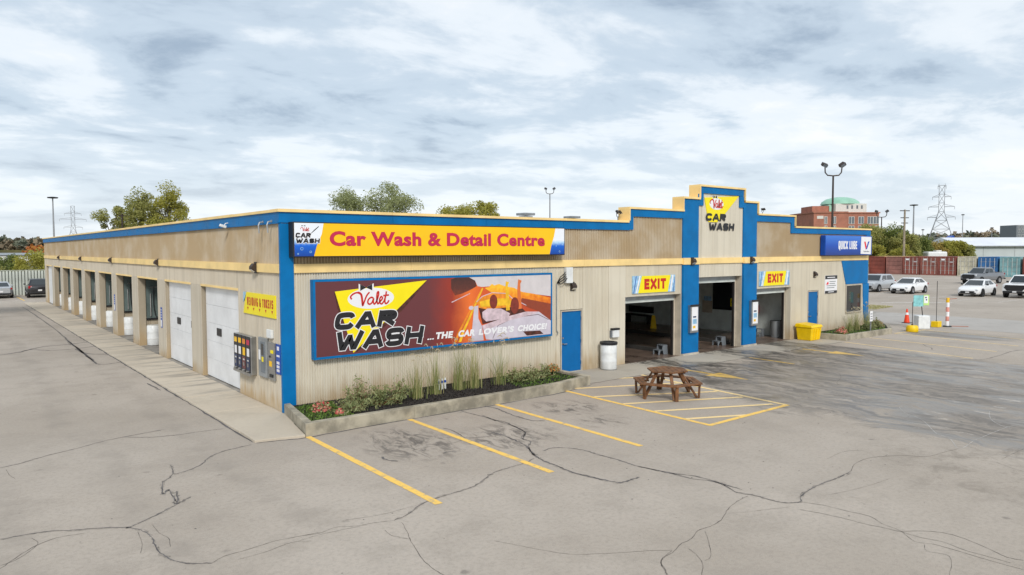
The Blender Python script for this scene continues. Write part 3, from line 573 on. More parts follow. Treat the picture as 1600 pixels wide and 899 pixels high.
# ------------------------------------------------------------------ lettering
G = {'C': [[(1,.76),(.82,1),(.2,1),(0,.8),(0,.2),(.2,0),(.82,0),(1,.24)]], 'A': [[(0,0),(.4,1),(.6,1),(1,0)], [(.2,.28),(.8,.28)]],
 'R': [[(0,0),(0,1)], [(0,1),(.7,1),(1,.9),(1,.62),(.7,.52),(0,.52)], [(.38,.48),(.92,.06)]], 'W': [[(0,1),(.2,0),(.3,0),(.48,.75),(.52,.75),(.7,0),(.8,0),(1,1)]],
 'S': [[(1,.8),(.82,1),(.18,1),(0,.84),(0,.64),(.15,.5),(.85,.5),(1,.36),(1,.16),(.82,0),(.18,0),(0,.2)]], 'H': [[(0,0),(0,1)], [(1,0),(1,1)], [(0,.5),(1,.5)]],
 'E': [[(1,1),(0,1),(0,0),(1,0)], [(0,.5),(.85,.5)]], 'X': [[(0,0),(1,1)], [(0,1),(1,0)]], 'I': [[(.5,0),(.5,1)]], 'T': [[(0,1),(1,1)], [(.5,1),(.5,0)]],
 'Q': [[(.5,1),(.15,1),(0,.85),(0,.15),(.15,0),(.85,0),(1,.15),(1,.85),(.85,1),(.5,1)], [(.6,.25),(.85,-.2)]], 'U': [[(0,1),(0,.15),(.15,0),(.85,0),(1,.15),(1,1)]],
 'K': [[(0,0),(0,1)], [(1,1),(.05,.45),(1,0)]], 'L': [[(0,1),(0,0),(1,0)]], 'B': [[(0,.5),(0,1),(.8,1),(1,.85),(1,.64),(.85,.5),(0,.5)], [(0,.5),(0,0),(.8,0),(1,.16),(1,.38),(.85,.5)]],
 'O': [[(.5,1),(.18,1),(0,.82),(0,.18),(.18,0),(.82,0),(1,.18),(1,.82),(.82,1),(.5,1)]], 'V': [[(0,1),(.42,0),(.58,0),(1,1)]], 'N': [[(0,0),(0,1),(1,0),(1,1)]],
 'D': [[(0,.5),(0,1),(.7,1),(1,.75),(1,.25),(.7,0),(0,0),(0,.5)]], 'G': [[(1,.8),(.82,1),(.2,1),(0,.8),(0,.2),(.2,0),(1,0),(1,.45),(.55,.45)]],
 '&': [[(1,0),(.15,.75),(.25,1),(.6,1),(.7,.8),(0,.3),(.15,0),(.6,0),(1,.4)]], '.': [[(.3,.0),(.7,.0)]], '!': [[(.5,1),(.5,.3)], [(.5,.1),(.5,-.02)]], "'": [[(.5,1),(.5,.8)]]}
GW = {'I': .35, '.': .42, '!': .4, "'": .25, ' ': .45, 'W': 1.35, 'E': .85, 'L': .8, 'T': .9, 'A': 1.05}
ROUND = set('CSOQGUDRB&')
def block(word, x0, x1, z0, z1, t, y, shear=0, gap=.28, grow=0.):
    """heavy stroke lettering filling a box on a sign face, returns a mesh builder; grow widens every stroke for an outline"""
    ws = [GW.get(c, 1) for c in word]; tot = sum(ws) + gap*(len(word)-1); s = (x1-x0)/tot; x = x0; mb = MB(); h = z1-z0
    for c, w in zip(word, ws):
        if c != ' ':
            cw = max(w*s - t, .001)
            for i, st in enumerate(G[c]):
                pts = [Vector((x+t/2+px*cw + shear*(t/2+pz*(h-t)), z0+t/2+pz*(h-t))) for px, pz in st]
                if c in ROUND and len(st) > 4: pts = smoothline(pts, 5)
                d0 = (pts[0]-pts[1]).normalized(); d1 = (pts[-1]-pts[-2]).normalized(); loop = (pts[0]-pts[-1]).length < 1e-6
                if loop: pts = pts[:-1]
                else: e = grow + (t/2 if not (c in 'RB' and i == 0 and False) else 0); pts[0] = pts[0]+d0*(e if c not in 'CSG' and not (c == 'R' and i) else grow); pts[-1] = pts[-1]+d1*(e if c not in 'CSGB' and not (c == 'R' and i == 1) else grow)
                mb.ribbon_xz([(p.x, p.y) for p in pts], t+2*grow, y-.0006*i, loop)
        x += (w+gap)*s
    return mb
def cells(word, x0, x1, gap):
    ws = [GW.get(c, 1) for c in word]; s = (x1-x0)/(sum(ws)+gap*(len(word)-1)); out = []; x = x0
    for w in ws: out.append((x, x+w*s)); x += (w+gap)*s
    return out
def font(word, x0, x1, z0, z1, y, off=0., shear=0, spacing=1., depth=.002, fit=None):
    cu = bpy.data.curves.new('t', 'FONT'); cu.body = word; cu.offset = off; cu.space_character = spacing; cu.resolution_u = 4; cu.extrude = 0
    ob = bpy.data.objects.new('t', cu); col.objects.link(ob)
    dg = bpy.context.evaluated_depsgraph_get(); me = bpy.data.meshes.new_from_object(ob.evaluated_get(dg), depsgraph=dg)
    bpy.data.objects.remove(ob); xs = [v.co.x for v in me.vertices]; ys = [v.co.y for v in me.vertices]
    a, b, c, d = fit or (min(xs), max(xs), min(ys), max(ys))
    for v in me.vertices:
        px, pz = x0+(v.co.x-a)/(b-a)*(x1-x0), z0+(v.co.y-c)/(d-c)*(z1-z0)
        v.co = (px+shear*(pz-z0), y, pz)
    # faces look towards -y
    me.update(); me.materials.clear()
    if me.polygons and sum(p.normal.y for p in me.polygons) > 0: me.flip_normals()
    return me, (a, b, c, d)
def islands(me):
    par = list(range(len(me.vertices)))
    def find(i):
        while par[i] != i: par[i] = par[par[i]]; i = par[i]
        return i
    for p in me.polygons:
        r = find(p.vertices[0])
        for v in p.vertices[1:]: par[find(v)] = r
    out = {}
    for p in me.polygons: out.setdefault(find(p.vertices[0]), []).append(tuple(p.vertices))
    res = []
    for fs in out.values():
        ids = sorted({i for f in fs for i in f}); mp = {v: k for k, v in enumerate(ids)}
        res.append(MB().add([me.vertices[i].co for i in ids], [tuple(mp[i] for i in f) for f in fs]))
    return res
def letters(par, name, me, m):
    for mb in islands(me): O(name, mb, M[m], par)
def spell(par, word, x0, x1, z0, z1, t, y, shear, gap, m, grow=0., name='letter'):
    for ch, (xa, xb) in zip(word, cells(word, x0, x1, gap)):
        if ch != ' ': O(name, block(ch, xa, xb, z0, z1, t, y, shear, 0, grow), M[m], par)
VALET = [[(0,.50),(-.03,.68),(.04,.88),(.15,.97),(.24,.85),(.27,.5),(.285,.05),(.33,.3),(.39,.7),(.47,.97)],
         [(.575,.50),(.52,.58),(.445,.45),(.42,.22),(.46,.08),(.53,.18),(.58,.5)], [(.58,.5),(.57,.22),(.60,.07),(.66,.3),(.715,.75),(.71,.97),(.675,.85),(.665,.4),(.69,.08),(.74,.2)],
         [(.74,.2),(.80,.38),(.82,.5),(.785,.6),(.745,.42),(.75,.15),(.80,.06),(.86,.25)], [(.86,.25),(.905,.6),(.93,.98)], [(.91,.7),(.885,.3),(.90,.08),(.95,.1),(1.0,.3)], [(.84,.66),(1.0,.70)]]
def valet(par, x0, x1, z0, z1, w, y, name='script_lettering'):
    mb = MB()
    for i, st in enumerate(VALET):
        pts = [(x0+a*(x1-x0), z0+b*(z1-z0)) for a, b in st]; P = [(p.x, p.y) for p in smoothline(pts, 4)]
        mb.ribbon_xz(P, [w*(1.35 if i == 0 and 12 < k < 26 else 1) for k in range(len(P))], y-.0005*i)
    return O(name, mb, M['red_print'], par)
def bowtie(par, cx, cz, w, h, y):
    for nm, s, m, d in (('bow_tie_edge', 1.25, 'white_print', 0), ('bow_tie', 1.0, 'black_print', -.0015)):
        a, b = w/2*s, h/2*s
        O(nm, MB().prism_xz([(cx-a,cz-b),(cx-a*.1,cz-b*.15),(cx-a*.1,cz+b*.15),(cx-a,cz+b)], y+d-.001, y+d+.0002).prism_xz([(cx+a*.1,cz-b*.15),(cx+a,cz-b),(cx+a,cz+b),(cx+a*.1,cz+b*.15)], y+d-.001, y+d+.0002), M[m], par)
def poly(par, name, pts, y, m, th=.001): return O(name, MB().prism_xz(pts, y-th, y+.0002), M[m], par)

# ------------------------------------------------------------------ printed gradients
def grad(name, stops, axis=0, a=0, b=1, noise=.0, sc=3, rough=.4):
    m = bpy.data.materials.new(name); k = NT(m); v = k.coord(); o = k.xyz(v)
    f = k.mr(o[axis], a, b, smooth=False)
    if noise: f = k.math('ADD', f, k.math('MULTIPLY', k.math('SUBTRACT', k.noise(v, sc, 4), .5), noise))
    r = k.n('ShaderNodeValToRGB'); k.set(r.inputs[0], f); e = r.color_ramp.elements
    e[0].position = stops[0][0]; e[0].color = (*stops[0][1], 1); e[1].position = stops[-1][0]; e[1].color = (*stops[-1][1], 1)
    for p, c in stops[1:-1]: x = e.new(p); x.color = (*c, 1)
    k.base(r.outputs[0]); k.rough(rough); M[name] = m
grad('billboard_print', [(0, (.12,.032,.038)), (.42, (.14,.034,.038)), (.52, (.32,.035,.018)), (.60, (.82,.17,.025)), (.66, (.66,.10,.02)), (1, (.42,.05,.02))], 0, 0, 8.2, .06, 2)
grad('water_print', [(0, (.0,.04,.28)), (.35, (.0,.12,.62)), (.47, (.42,.66,.90)), (.56, (.82,.86,.92)), (1, (.80,.84,.90))], 2, 0, .88, .10, 9)
grad('foliage_print', [(0, (.5,.07,.01)), (.5, (.85,.24,.01)), (1, (.95,.52,.03))], 2, .9, 1.7, 1.1, 7)
grad('hill_print', [(0, (.28,.05,.02)), (.5, (.11,.03,.02)), (1, (.06,.022,.018))], 2, 1.3, 2.0, .9, 9)
mat('sky_print', (.64, .60, .61), .4, var=.06); mat('orange_print', (.92, .30, .02), .4, var=.2, sc=5); mat('amber_print', (.95, .55, .02), .4, var=.2, sc=4)
mat('skin_print', (.75, .18, .04), .4, var=.1); mat('hair_print', (.24, .035, .02), .4, var=.2, sc=9); mat('shirt_print', (.70, .55, .60), .4, var=.2, sc=5)
mat('car_print', (.62, .57, .65), .4, var=.1, sc=2); mat('brown_print', (.10, .025, .015), .4, var=.4, sc=6)
mat('navy_print', (.012, .03, .10), .4, var=.05); mat('bright_red', (.75, .01, .02), .4, var=0); mat('teal_print', (.25, .60, .62), .5, var=.2, sc=5); mat('lime_print', (.50, .75, .22), .5, var=.1)

# long light-box sign
S = T('light_box_sign', 'long yellow light box sign reading Car Wash & Detail Centre', 'sign', (.18, -.36, 4.02))
O('cabinet', box(0, 9.24, 0, .31, 0, .9), M['black'], S, bevel=.012)
O('face', box(.03, 9.21, -.004, -.0005, .03, .87), M['sign_yellow'], S)
poly(S, 'water_panel', [(.03,.03),(.54,.03),(.62,.30),(.76,.60),(.81,.87),(.03,.87)], -.0045, 'water_print'); poly(S, 'water_panel', [(8.57,.03),(9.21,.03),(9.21,.87),(8.82,.87),(8.76,.62),(8.64,.3)], -.0045, 'water_print')
fit = None
me, fit = font('Car Wash & Detail Centre', .97, 8.36, .285, .68, -.0062, .042, 0, 1.06); letters(S, 'letter_edge', me, 'red_print')
me, _ = font('Car Wash & Detail Centre', .97, 8.36, .285, .68, -.0078, .021, 0, 1.06, fit=fit); letters(S, 'letter', me, 'magenta_print')
for gr_, yv, mm in ((.012, -.0062, 'white_print'), (0, -.0080, 'black_print')):
    spell(S, 'CAR', .055, .45, .50, .62, .036, yv, .15, .12, mm, gr_, 'emblem_letter'); spell(S, 'WASH', .06, .69, .36, .48, .036, yv, .15, .12, mm, gr_, 'emblem_letter')
valet(S, .20, .42, .66, .76, .012, -.0065); bowtie(S, .27, .80, .10, .03, -.0062)
O('swoosh', MB().ribbon_xz([(.46,.60),(.56,.69),(.68,.79)], [.01,.025,.018], -.0066), M['black_print'], S)
for x, z, r in ((.22,.22,.035),(.45,.14,.025),(.12,.09,.015),(9.0,.12,.025),(8.85,.3,.015),(9.12,.34,.012)):
    mb = MB(); mb.ribbon_xz([(x+r*math.cos(2*math.pi*k/16), z+r*math.sin(2*math.pi*k/16)) for k in range(16)], .012, -.0066, True); O('bubble', mb, M['lightblue_print'], S)

# maroon billboard
S = T('billboard', 'maroon billboard of an open convertible on a road, reading CAR WASH', 'billboard', (.78, -.2, 1.38))
O('frame', MB().box(-.03, 8.23, 0, .19, -.03, .03).box(-.03, 8.23, 0, .19, 2.0, 2.06).box(-.03, .03, .001, .19, .03, 2.0).box(8.17, 8.23, .001, .19, .03, 2.0), M['blue'], S)
O('panel', box(.031, 8.169, .008, .18, .031, 1.999), M['billboard_print'], S)
def bb(pts): return [(min(max(a-.78, .035), 8.165), min(max(b-1.38, .035), 1.995)) for a, b in pts]
Y0 = .0075
poly(S, 'printed_sky', bb([(5.67,3.38),(9.0,3.39),(9.0,2.67),(7.72,2.84),(7.32,2.93),(6.92,3.02),(6.53,3.08),(6.15,3.07),(5.98,3.1),(5.89,3.27)]), Y0, 'sky_print')
poly(S, 'printed_hill', bb([(5.02,3.33),(5.17,3.375),(5.67,3.375),(5.89,3.27),(5.95,3.1),(5.7,2.99),(5.41,2.9),(5.16,2.85),(5.02,3.06)]), Y0-.0015, 'hill_print')
poly(S, 'printed_foliage', bb([(6.25,3.03),(6.4,3.06),(6.53,3.15),(6.62,3.1),(6.8,3.14),(7.04,3.06),(7.4,3.0),(7.55,2.93),(7.72,2.86),(8.2,2.78),(9.0,2.62),(9.0,2.36),(8.56,2.38),(8.14,2.45),(7.72,2.5),(7.24,2.6),(6.76,2.75)]), Y0-.0015, 'foliage_print')
poly(S, 'printed_field', bb([(7.72,2.66),(8.3,2.55),(9.0,2.42),(9.0,1.86),(8.47,2.19),(7.97,2.35),(7.64,2.52)]), Y0-.003, 'hill_print')
poly(S, 'printed_road_line', bb([(6.15,3.04),(6.2,3.03),(5.48,1.73),(5.37,1.45),(5.27,1.45),(5.40,1.75)]), Y0-.0015, 'amber_print'); poly(S, 'printed_road_line', bb([(6.13,3.03),(6.14,3.03),(5.34,1.75),(5.20,1.45),(5.12,1.45),(5.25,1.75)]), Y0-.0015, 'orange_print')
poly(S, 'printed_road_line', bb([(5.02,2.66),(5.7,2.9),(5.7,2.88),(5.05,2.64)]), Y0-.0015, 'shirt_print')
poly(S, 'printed_windscreen', bb([(5.94,2.63),(6.15,2.78),(6.53,2.87),(7.12,2.82),(7.31,2.66),(7.27,2.38),(6.76,2.38),(6.3,2.37),(6.03,2.42)]), Y0-.003, 'orange_print')
O('printed_windscreen_frame', MB().ribbon_xz([(a-.78, b-1.38) for a, b in ((5.94,2.62),(6.15,2.78),(6.53,2.88),(7.12,2.83),(7.34,2.66),(7.9,2.42))], .025, Y0-.0052), M['shirt_print'], S)
poly(S, 'printed_dashboard', bb([(6.05,2.62),(6.5,2.70),(7.1,2.68),(7.28,2.6),(7.27,2.46),(6.1,2.46)]), Y0-.0042, 'amber_print')
poly(S, 'printed_cockpit', bb([(6.02,2.44),(6.16,1.93),(7.15,2.05),(7.9,2.2),(7.68,2.37),(7.35,2.40),(6.3,2.38)]), Y0-.0045, 'brown_print')
poly(S, 'printed_car_body', bb([(6.14,1.89),(7.15,2.11),(7.88,2.22),(8.43,2.19),(9.0,1.86),(9.0,1.42),(6.52,1.42),(6.29,1.45)]), Y0-.006, 'car_print')
poly(S, 'printed_car_body', bb([(5.85,2.49),(6.0,2.51),(6.0,2.12),(6.14,1.86),(6.20,1.43),(5.73,1.43),(5.77,1.83)]), Y0-.006, 'car_print')
O('printed_seam', MB().ribbon_xz([(a-.78, b-1.38) for a, b in ((6.55,1.46),(6.75,1.85),(7.4,2.05),(8.4,2.1),(8.85,1.9))], .016, Y0-.0078), M['brown_print'], S)
poly(S, 'printed_shade', bb([(6.14,1.89),(7.15,2.11),(7.88,2.22),(8.43,2.19),(8.2,2.12),(7.2,1.98),(6.25,1.72)]), Y0-.0071, 'shirt_print')
poly(S, 'printed_plate', bb([(7.76,1.59),(8.47,1.57),(8.62,1.45),(7.92,1.44)]), Y0-.0075, 'brown_print')
O('printed_mirror', MB().ellipse_xz(5.74-.78, 2.45-1.38, .09, .06, Y0-.007, Y0), M['car_print'], S)
O('printed_arm', MB().ribbon_xz([(7.15-.78,.92),(7.12-.78,1.5),(7.10-.78,1.70),(7.13-.78,1.82)], [.15,.12,.09,.13], Y0-.0068), M['amber_print'], S); O('printed_arm', MB().ribbon_xz([(7.63-.78,.94),(7.59-.78,1.55),(7.60-.78,1.75),(7.64-.78,1.86)], [.16,.13,.10,.15], Y0-.0068), M['skin_print'], S)
poly(S, 'printed_shirt', bb([(6.15,2.30),(6.34,2.40),(6.6,2.39),(6.88,2.37),(7.23,2.2),(7.19,2.12),(6.84,2.04),(6.3,2.0),(6.16,2.12)]), Y0-.0075, 'shirt_print')
O('printed_hair', MB().ellipse_xz(6.58-.78, 2.60-1.38, .15, .22, Y0-.010, Y0-.008), M['hair_print'], S); O('printed_hair', MB().ellipse_xz(7.42-.78, 2.44-1.38, .17, .26, Y0-.010, Y0-.008), M['hair_print'], S)
poly(S, 'emblem_shadow', bb([(1.33,3.08),(4.16,3.27),(3.34,2.48),(1.95,1.45),(1.45,2.5)]), Y0, 'brown_print')
poly(S, 'emblem_triangle', bb([(1.35,3.11),(4.18,3.33),(1.86,1.44)]), Y0-.0015, 'sign_lemon')
O('emblem_oval', MB().ellipse_xz(2.41-.78, 2.89-1.38, .70, .285, Y0-.004, Y0-.0015), M['white_print'], S)
valet(S, 1.83-.78, 2.95-.78, 2.70-1.38, 3.07-1.38, .045, Y0-.006); bowtie(S, 2.26-.78, 3.19-1.38, .36, .17, Y0-.006)
for w, a, b, c, d in (('CAR', 1.30, 3.12, 2.09, 2.54), ('WASH', 1.30, 3.98, 1.53, 2.03)):
    for ch, (xa, xb) in zip(w, cells(w, a-.78, b-.78, .10)):
        O('letter_edge', block(ch, xa, xb, c-1.38, d-1.38, .14, Y0-.007, .22, 0, .022), M['white_print'], S)
        O('letter', block(ch, xa, xb, c-1.38, d-1.38, .14, Y0-.0095, .22, 0), M['black_print'], S)
xt = 4.17-.78
for wd, xa, xb, zt in (('...', 4.17, 4.40, 1.64), ('THE', 4.44, 5.04, 1.80), ('CAR', 5.24, 5.86, 1.80), ("LOVER'S", 6.0, 7.36, 1.80), ('CHOICE!', 7.52, 8.74, 1.80)):
    me, _ = font(wd, xa-.78, xb-.78, 1.60-1.38, zt-1.38, Y0-.012, .058, .22, 1.12); letters(S, 'tagline_letter', me, 'white_print')

# emblem on the tall centre parapet
S = T('emblem_sign', 'yellow triangle emblem with red Valet script and CAR WASH on centre parapet', 'sign', (0, -.02, 0))
O('triangle', MB().prism_xz([(17.34,6.27),(19.68,6.42),(18.76,5.69),(18.2,5.30),(17.62,5.30)], -.008, .02), M['sign_lemon'], S)
O('oval', MB().ellipse_xz(18.13, 6.04, .47, .235, -.012, -.0085), M['white_print'], S)
valet(S, 17.72, 18.55, 5.87, 6.22, .05, -.014); bowtie(S, 18.03, 6.32, .26, .13, -.0125)
for w, a, b, c, d in (('CAR', 17.42, 18.74, 5.35, 5.65), ('WASH', 17.62, 19.34, 4.97, 5.27)):
    for ch, (xa, xb) in zip(w, cells(w, a, b, .12)): O('letter', block(ch, xa, xb, c, d, .10, -.016, .15, 0), M['black_print'], S)

# EXIT signs
def exit_sign(x, label):
    s = T('exit_sign', label, 'sign', (x, -.035, 2.57), 0, 'exit signs over the bay doors'); w, h = 2.43, .65
    O('board', box(0, w, 0, .03, 0, h), M['lightblue_print'], s); poly(s, 'yellow_panel', [(.30,.005),(2.0,.005),(2.16,.645),(.50,.645)], -.0004, 'sign_lemon')
    poly(s, 'stripe', [(.16,.01),(.24,.01),(.44,.64),(.36,.64)], -.0004, 'white_print'); poly(s, 'stripe', [(2.1,.01),(2.2,.01),(2.34,.64),(2.24,.64)], -.0004, 'white_print')
    poly(s, 'stripe', [(.04,.01),(.08,.01),(.22,.64),(.18,.64)], -.0004, 'blue_print'); poly(s, 'stripe', [(2.3,.01),(2.33,.01),(2.41,.4),(2.41,.6)], -.0004, 'blue_print')
    for ch, (xa, xb) in zip('EXIT', cells('EXIT', .64, 1.88, .16)): O('letter', block(ch, xa, xb, .13, .53, .115, -.0024, 0, 0), M['red_print'], s)
exit_sign(13.1, 'yellow EXIT sign over the bay beside the white drum'); exit_sign(21.28, 'yellow EXIT sign over the bay beside the yellow tub')

# vending sign
S = T('vending_sign', 'small yellow sign reading VENDING & TOKENS above the vending machines', 'sign', (-.03, 2.9, 2.43), R(-90))
O('board', MB().prism_xz([(0,0),(2.5,0),(2.5,.6),(.28,.6)], 0, .028), M['sign_lemon'], S); poly(S, 'water_corner', [(.0,.3),(.02,.6),(.275,.6)], .012, 'lightblue_print', .01)
spell(S, 'VENDING & TOKENS', .33, 2.36, .24, .47, .048, -.003, 0, .3, 'red_print')
for i in range(5): O('down_arrow', MB().prism_xz([(.34+.47*i,.19),(.46+.47*i,.19),(.40+.47*i,.10)], -.003, -.0005), M['red_print'], S)

# quick lube sign
S = T('light_box_sign', 'blue light box sign reading QUICK LUBE with a V logo', 'sign', (26.36, -.30, 3.885))
O('cabinet', box(0, 4.72, .0, .25, 0, .97), M['blue_print'], S, bevel=.02)
grad('quick_face', [(0, (.0,.03,.22)), (.5, (.0,.07,.45)), (1, (.04,.20,.68))], 2, 0, .97, .12, 1)
O('face', box(.03, 3.5, -.006, -.0005, .03, .94), M['quick_face'], S); O('logo_panel', MB().prism_xz([(3.50,.06),(4.58,.03),(4.62,.92),(3.56,.93)], -.012, -.0005), M['white_print'], S)
spell(S, 'QUICK LUBE', 1.25, 3.12, .30, .70, .075, -.0075, 0, .16, 'white_print')
O('logo', MB().prism_xz([(3.84,.68),(4.0,.68),(4.16,.30),(4.02,.28)], -.016, -.0125), M['bright_red'], S); O('logo', MB().prism_xz([(4.03,.275),(4.17,.30),(4.42,.70),(4.26,.68)], -.0165, -.013), M['blue_print'], S)
me, _ = font('Valvoline', 3.78, 4.42, .14, .22, -.0135, .02); O('logo_lettering', me, M['navy_print'], S)

# notice board by the far blue door
S = T('notice_sign', 'white notice with black header and footer beside the far blue door', 'sign', (26.92, -.03, 2.02))
O('board', box(0, 1.17, 0, .028, 0, .88), M['white_print'], S); O('header', box(.005, 1.165, -.004, -.0005, .70, .875), M['black_print'], S); O('footer', box(.005, 1.165, -.004, -.0005, .005, .13), M['black_print'], S)
O('picture', MB().prism_xz([(.12,.42),(.34,.45),(.30,.58),(.16,.52)], -.003, -.0005), M['bright_red'], S)
for i, (a, b) in enumerate(((.42,1.02),(.42,.95),(.15,1.05),(.15,.9))): O('text_line', box(a, b, -.003, -.0005, .56-.1*i, .59-.1*i), M['grey_plastic'], S)
for a, b in ((.2,.95),): O('text_line', box(a, b, -.006, -.0042, .76, .80), M['white_print'], S); O('text_line', box(a+.1, b-.1, -.006, -.0042, .05, .085), M['white_print'], S)

# lit poster cases on the pilasters
def case(x, label):
    s = T('poster_case', label, 'display case', (x, -.09, .9), 0, 'poster cases on the blue pilasters')
    O('cabinet', box(0, .50, -.14, -.001, 0, 1.1), M['steel'], s, bevel=.015); O('poster', box(.07, .45, -.146, -.1405, .09, 1.02), M['white_print'], s)
    O('artwork', box(.12, .38, -.1475, -.1462, .35, .55), M['lightblue_print'], s); O('artwork', box(.14, .34, -.1475, -.1462, .6, .66), M['navy_print'], s); O('artwork', box(.14, .3, -.1475, -.1462, .18, .28), M['amber_print'], s)
    O('hood', box(-.02, .52, -.17, -.142, 1.04, 1.12), M['dark_metal'], s)
case(16.26, 'narrow poster case on the blue pilaster between first and centre bays'); case(20.44, 'narrow poster case on the blue pilaster beside the far exit bay')

# wall-pack lamps
def wall_lamp(loc, rz, label, group):
    s = T('wall_lamp', label, 'lamp', loc, rz, group)
    O('housing', MB().prism_yz([(0,.11),(-.07,.11),(-.14,.02),(-.14,-.05),(-.04,-.12),(0,-.12)], -.10, .10), M['dark_bronze'], s, bevel=.01)
    O('lens', MB().prism_yz([(-.13,-.055),(-.05,-.108),(-.055,-.125),(-.137,-.066)], -.085, .085), M['lens'], s)
    O('mount_plate', box(-.1, .1, -.003, .01, -.16, .15), M['dark_metal'], s)
for yv, n in ((1.75, 'above the vending sign'), (12.9, 'over the first pier beyond the garage doors'), (22.6, 'over the third pier beyond the garage doors'), (32.3, 'over the fifth pier beyond the garage doors'), (42.3, 'over the seventh pier beyond the garage doors')):
    wall_lamp((-.056, yv, 3.74), R(-90), 'brown lamp on cream side band ' + n, 'wall lamps along the side wall')
for x, n in ((16.46, 'first'), (20.5, 'far')): wall_lamp((x, -.135, 3.73), 0, 'brown wall lamp on the cream band over the %s blue pilaster' % n, 'wall lamps on the front')
wall_lamp((10.1, -.005, 2.95), 0, 'dark wall lamp above the blue door beside the billboard', 'wall lamps on the front'); wall_lamp((25.95, -.005, 2.98), 0, 'dark wall lamp above the far blue door', 'wall lamps on the front')

# vending machines on the side wall
S = T('vending_machine', 'steel vending machine with four colourful product columns by the garage door', 'vending machine', (.09, 3.42, .76), R(-90))
O('cabinet', box(0, 1.46, -.24, -.091, 0, 1.06), M['steel'], S, bevel=.012)
cols = [('navy_print','amber_print'),('navy_print','sign_yellow'),('maroon_print','orange_print'),('navy_print','magenta_print')]
for i, (a, b) in enumerate(cols):
    x = .03+.35*i; c = O('product_column', box(x, x+.31, -.252, -.2405, .06, 1.05), M['black_print'], S)
    O('label_strip', box(x+.03, x+.28, -.256, -.2525, .12, .46), M[a], c); O('label_strip', box(x+.07, x+.26, -.256, -.2525, .50, .72), M['white_print' if i != 2 else 'sign_yellow'], c); O('label_strip', box(x+.05, x+.27, -.256, -.2525, .82, .96), M[b], c); O('label_strip', box(x+.09, x+.22, -.258, -.2565, .36, .40), M['off_white'], c)
    O('coin_slot', box(x+.1, x+.2, -.262, -.2565, .2, .3), M['steel'], c); O('knob', MB().lathe([(.035,0),(.03,-.05)], 12, (x+.15,-.2525,.08), 'y'), M['steel'], c)
O('tray', box(.02, 1.44, -.28, -.2405, -.03, .045), M['steel'], S)
S = T('change_machine', 'pale grey change machine with dark window between vending and token machines', 'vending machine', (-.001, 1.62, .80), R(-90))
S.location.x = .05; O('cabinet', box(0, .62, -.12, -.051, 0, 1.06), M['galv'], S, bevel=.01); O('door_panel', box(.2, .5, -.132, -.1205, .12, .95), M['grey_plastic'], S); O('window', box(.27, .43, -.138, -.1325, .6, .9), M['dark_glass'], S); O('yellow_sticker', box(.3, .42, -.138, -.1325, .42, .55), M['sign_lemon'], S); O('white_sticker', box(.04, .17, -.126, -.1205, .45, .72), M['white_print'], S)
S = T('token_machine', 'tan steel token machine beside the blue corner post', 'vending machine', (-.001, .93, .79), R(-90))
S.location.x = .03; O('cabinet', box(0, .45, -.08, -.031, 0, 1.0), M['steel'], S, bevel=.01); O('yellow_sticker', box(.08, .26, -.086, -.0805, .36, .5), M['sign_yellow'], S); O('coin_return', box(.12, .34, -.10, -.0805, .08, .16), M['black'], S); O('bill_slot', box(.22, .36, -.10, -.0805, .72, .80), M['sign_lemon'], S); O('key_lock', MB().lathe([(.03,0),(.03,-.02)], 10, (.14,-.0805,.62), 'y'), M['black'], S)
S = T('instruction_sign', 'narrow blue instruction sign with white icons by the corner post', 'sign', (-.02, .44, 1.0), R(-90)); O('board', box(0, .30, 0, .02, 0, .78), M['blue_print'], S)
for i in range(6): O('icon', box(.05+.1*(i%2), .13+.1*(i%2), -.004, -.0005, .06+.1*(i//2), .13+.1*(i//2)), M['white_print'], S)
O('icon', box(.08, .22, -.004, -.0005, .62, .72), M['white_print'], S); O('icon', box(.05, .25, -.004, -.0005, .45, .5), M['white_print'], S)
tag(O('junction_box', box(-.08, -.001, .62, .95, 1.9, 2.12), M['white_plastic'], bevel=.01), 'small white junction box above the token machine', 'box')
for yv, zt, n in ((12.85, 1.98, 'the pier left of the garage doors'), (22.45, 2.04, 'a pier between two open wash bays')):
    s = T('instruction_sign', 'narrow blue and white sign on ' + n, 'sign', (-.015, yv, zt-.8), R(-90), 'narrow bay signs'); O('board', box(0, .22, 0, .015, 0, .8), M['blue_print'], s); O('white_panel', box(.02, .2, -.004, -.0005, .04, .30), M['white_print'], s)
    for i in range(4): O('text_line', box(.05, .17, -.004, -.0005, .38+.1*i, .42+.1*i), M['white_print'], s)
def cctv(loc, rz, label):
    s = T('security_camera', label, 'camera', loc, rz); s.scale = (.75, .75, .75); O('bracket', MB().tube([(0,0,.12),(0,-.10,.10),(0,-.14,.04)], .02).box(-.05,.05,-.002,.012,.05,.19), M['white_plastic'], s)
    O('body', MB().cbox((0,-.20,.0), (.10,.26,.10), Matrix.Rotation(R(-18), 3, 'X')), M['white_plastic'], s, bevel=.015); O('lens', MB().lathe([(.035,0),(.03,-.02)], 12, (0,-.335,-.04), 'y'), M['black'], s)
cctv((-.06, 4.0, 4.92), R(-90), 'white security camera under the blue fascia above the near garage door')
for yv, n in ((1.05, 'near the corner, left of its twin'), (.42, 'tight by the blue corner post')):
    s = T('conduit_hook', 'grey bent conduit under the blue fascia ' + n, 'conduit', (-.062, yv, 4.95), 0, 'bent conduits'); O('pipe', MB().tube([(0,0,.0),(-.10,0,-.02),(-.13,0,-.1),(-.11,0,-.30)], .022), M['galv'], s); O('strap', box(-.02, .06, -.03, .03, -.03, .03), M['steel'], s)
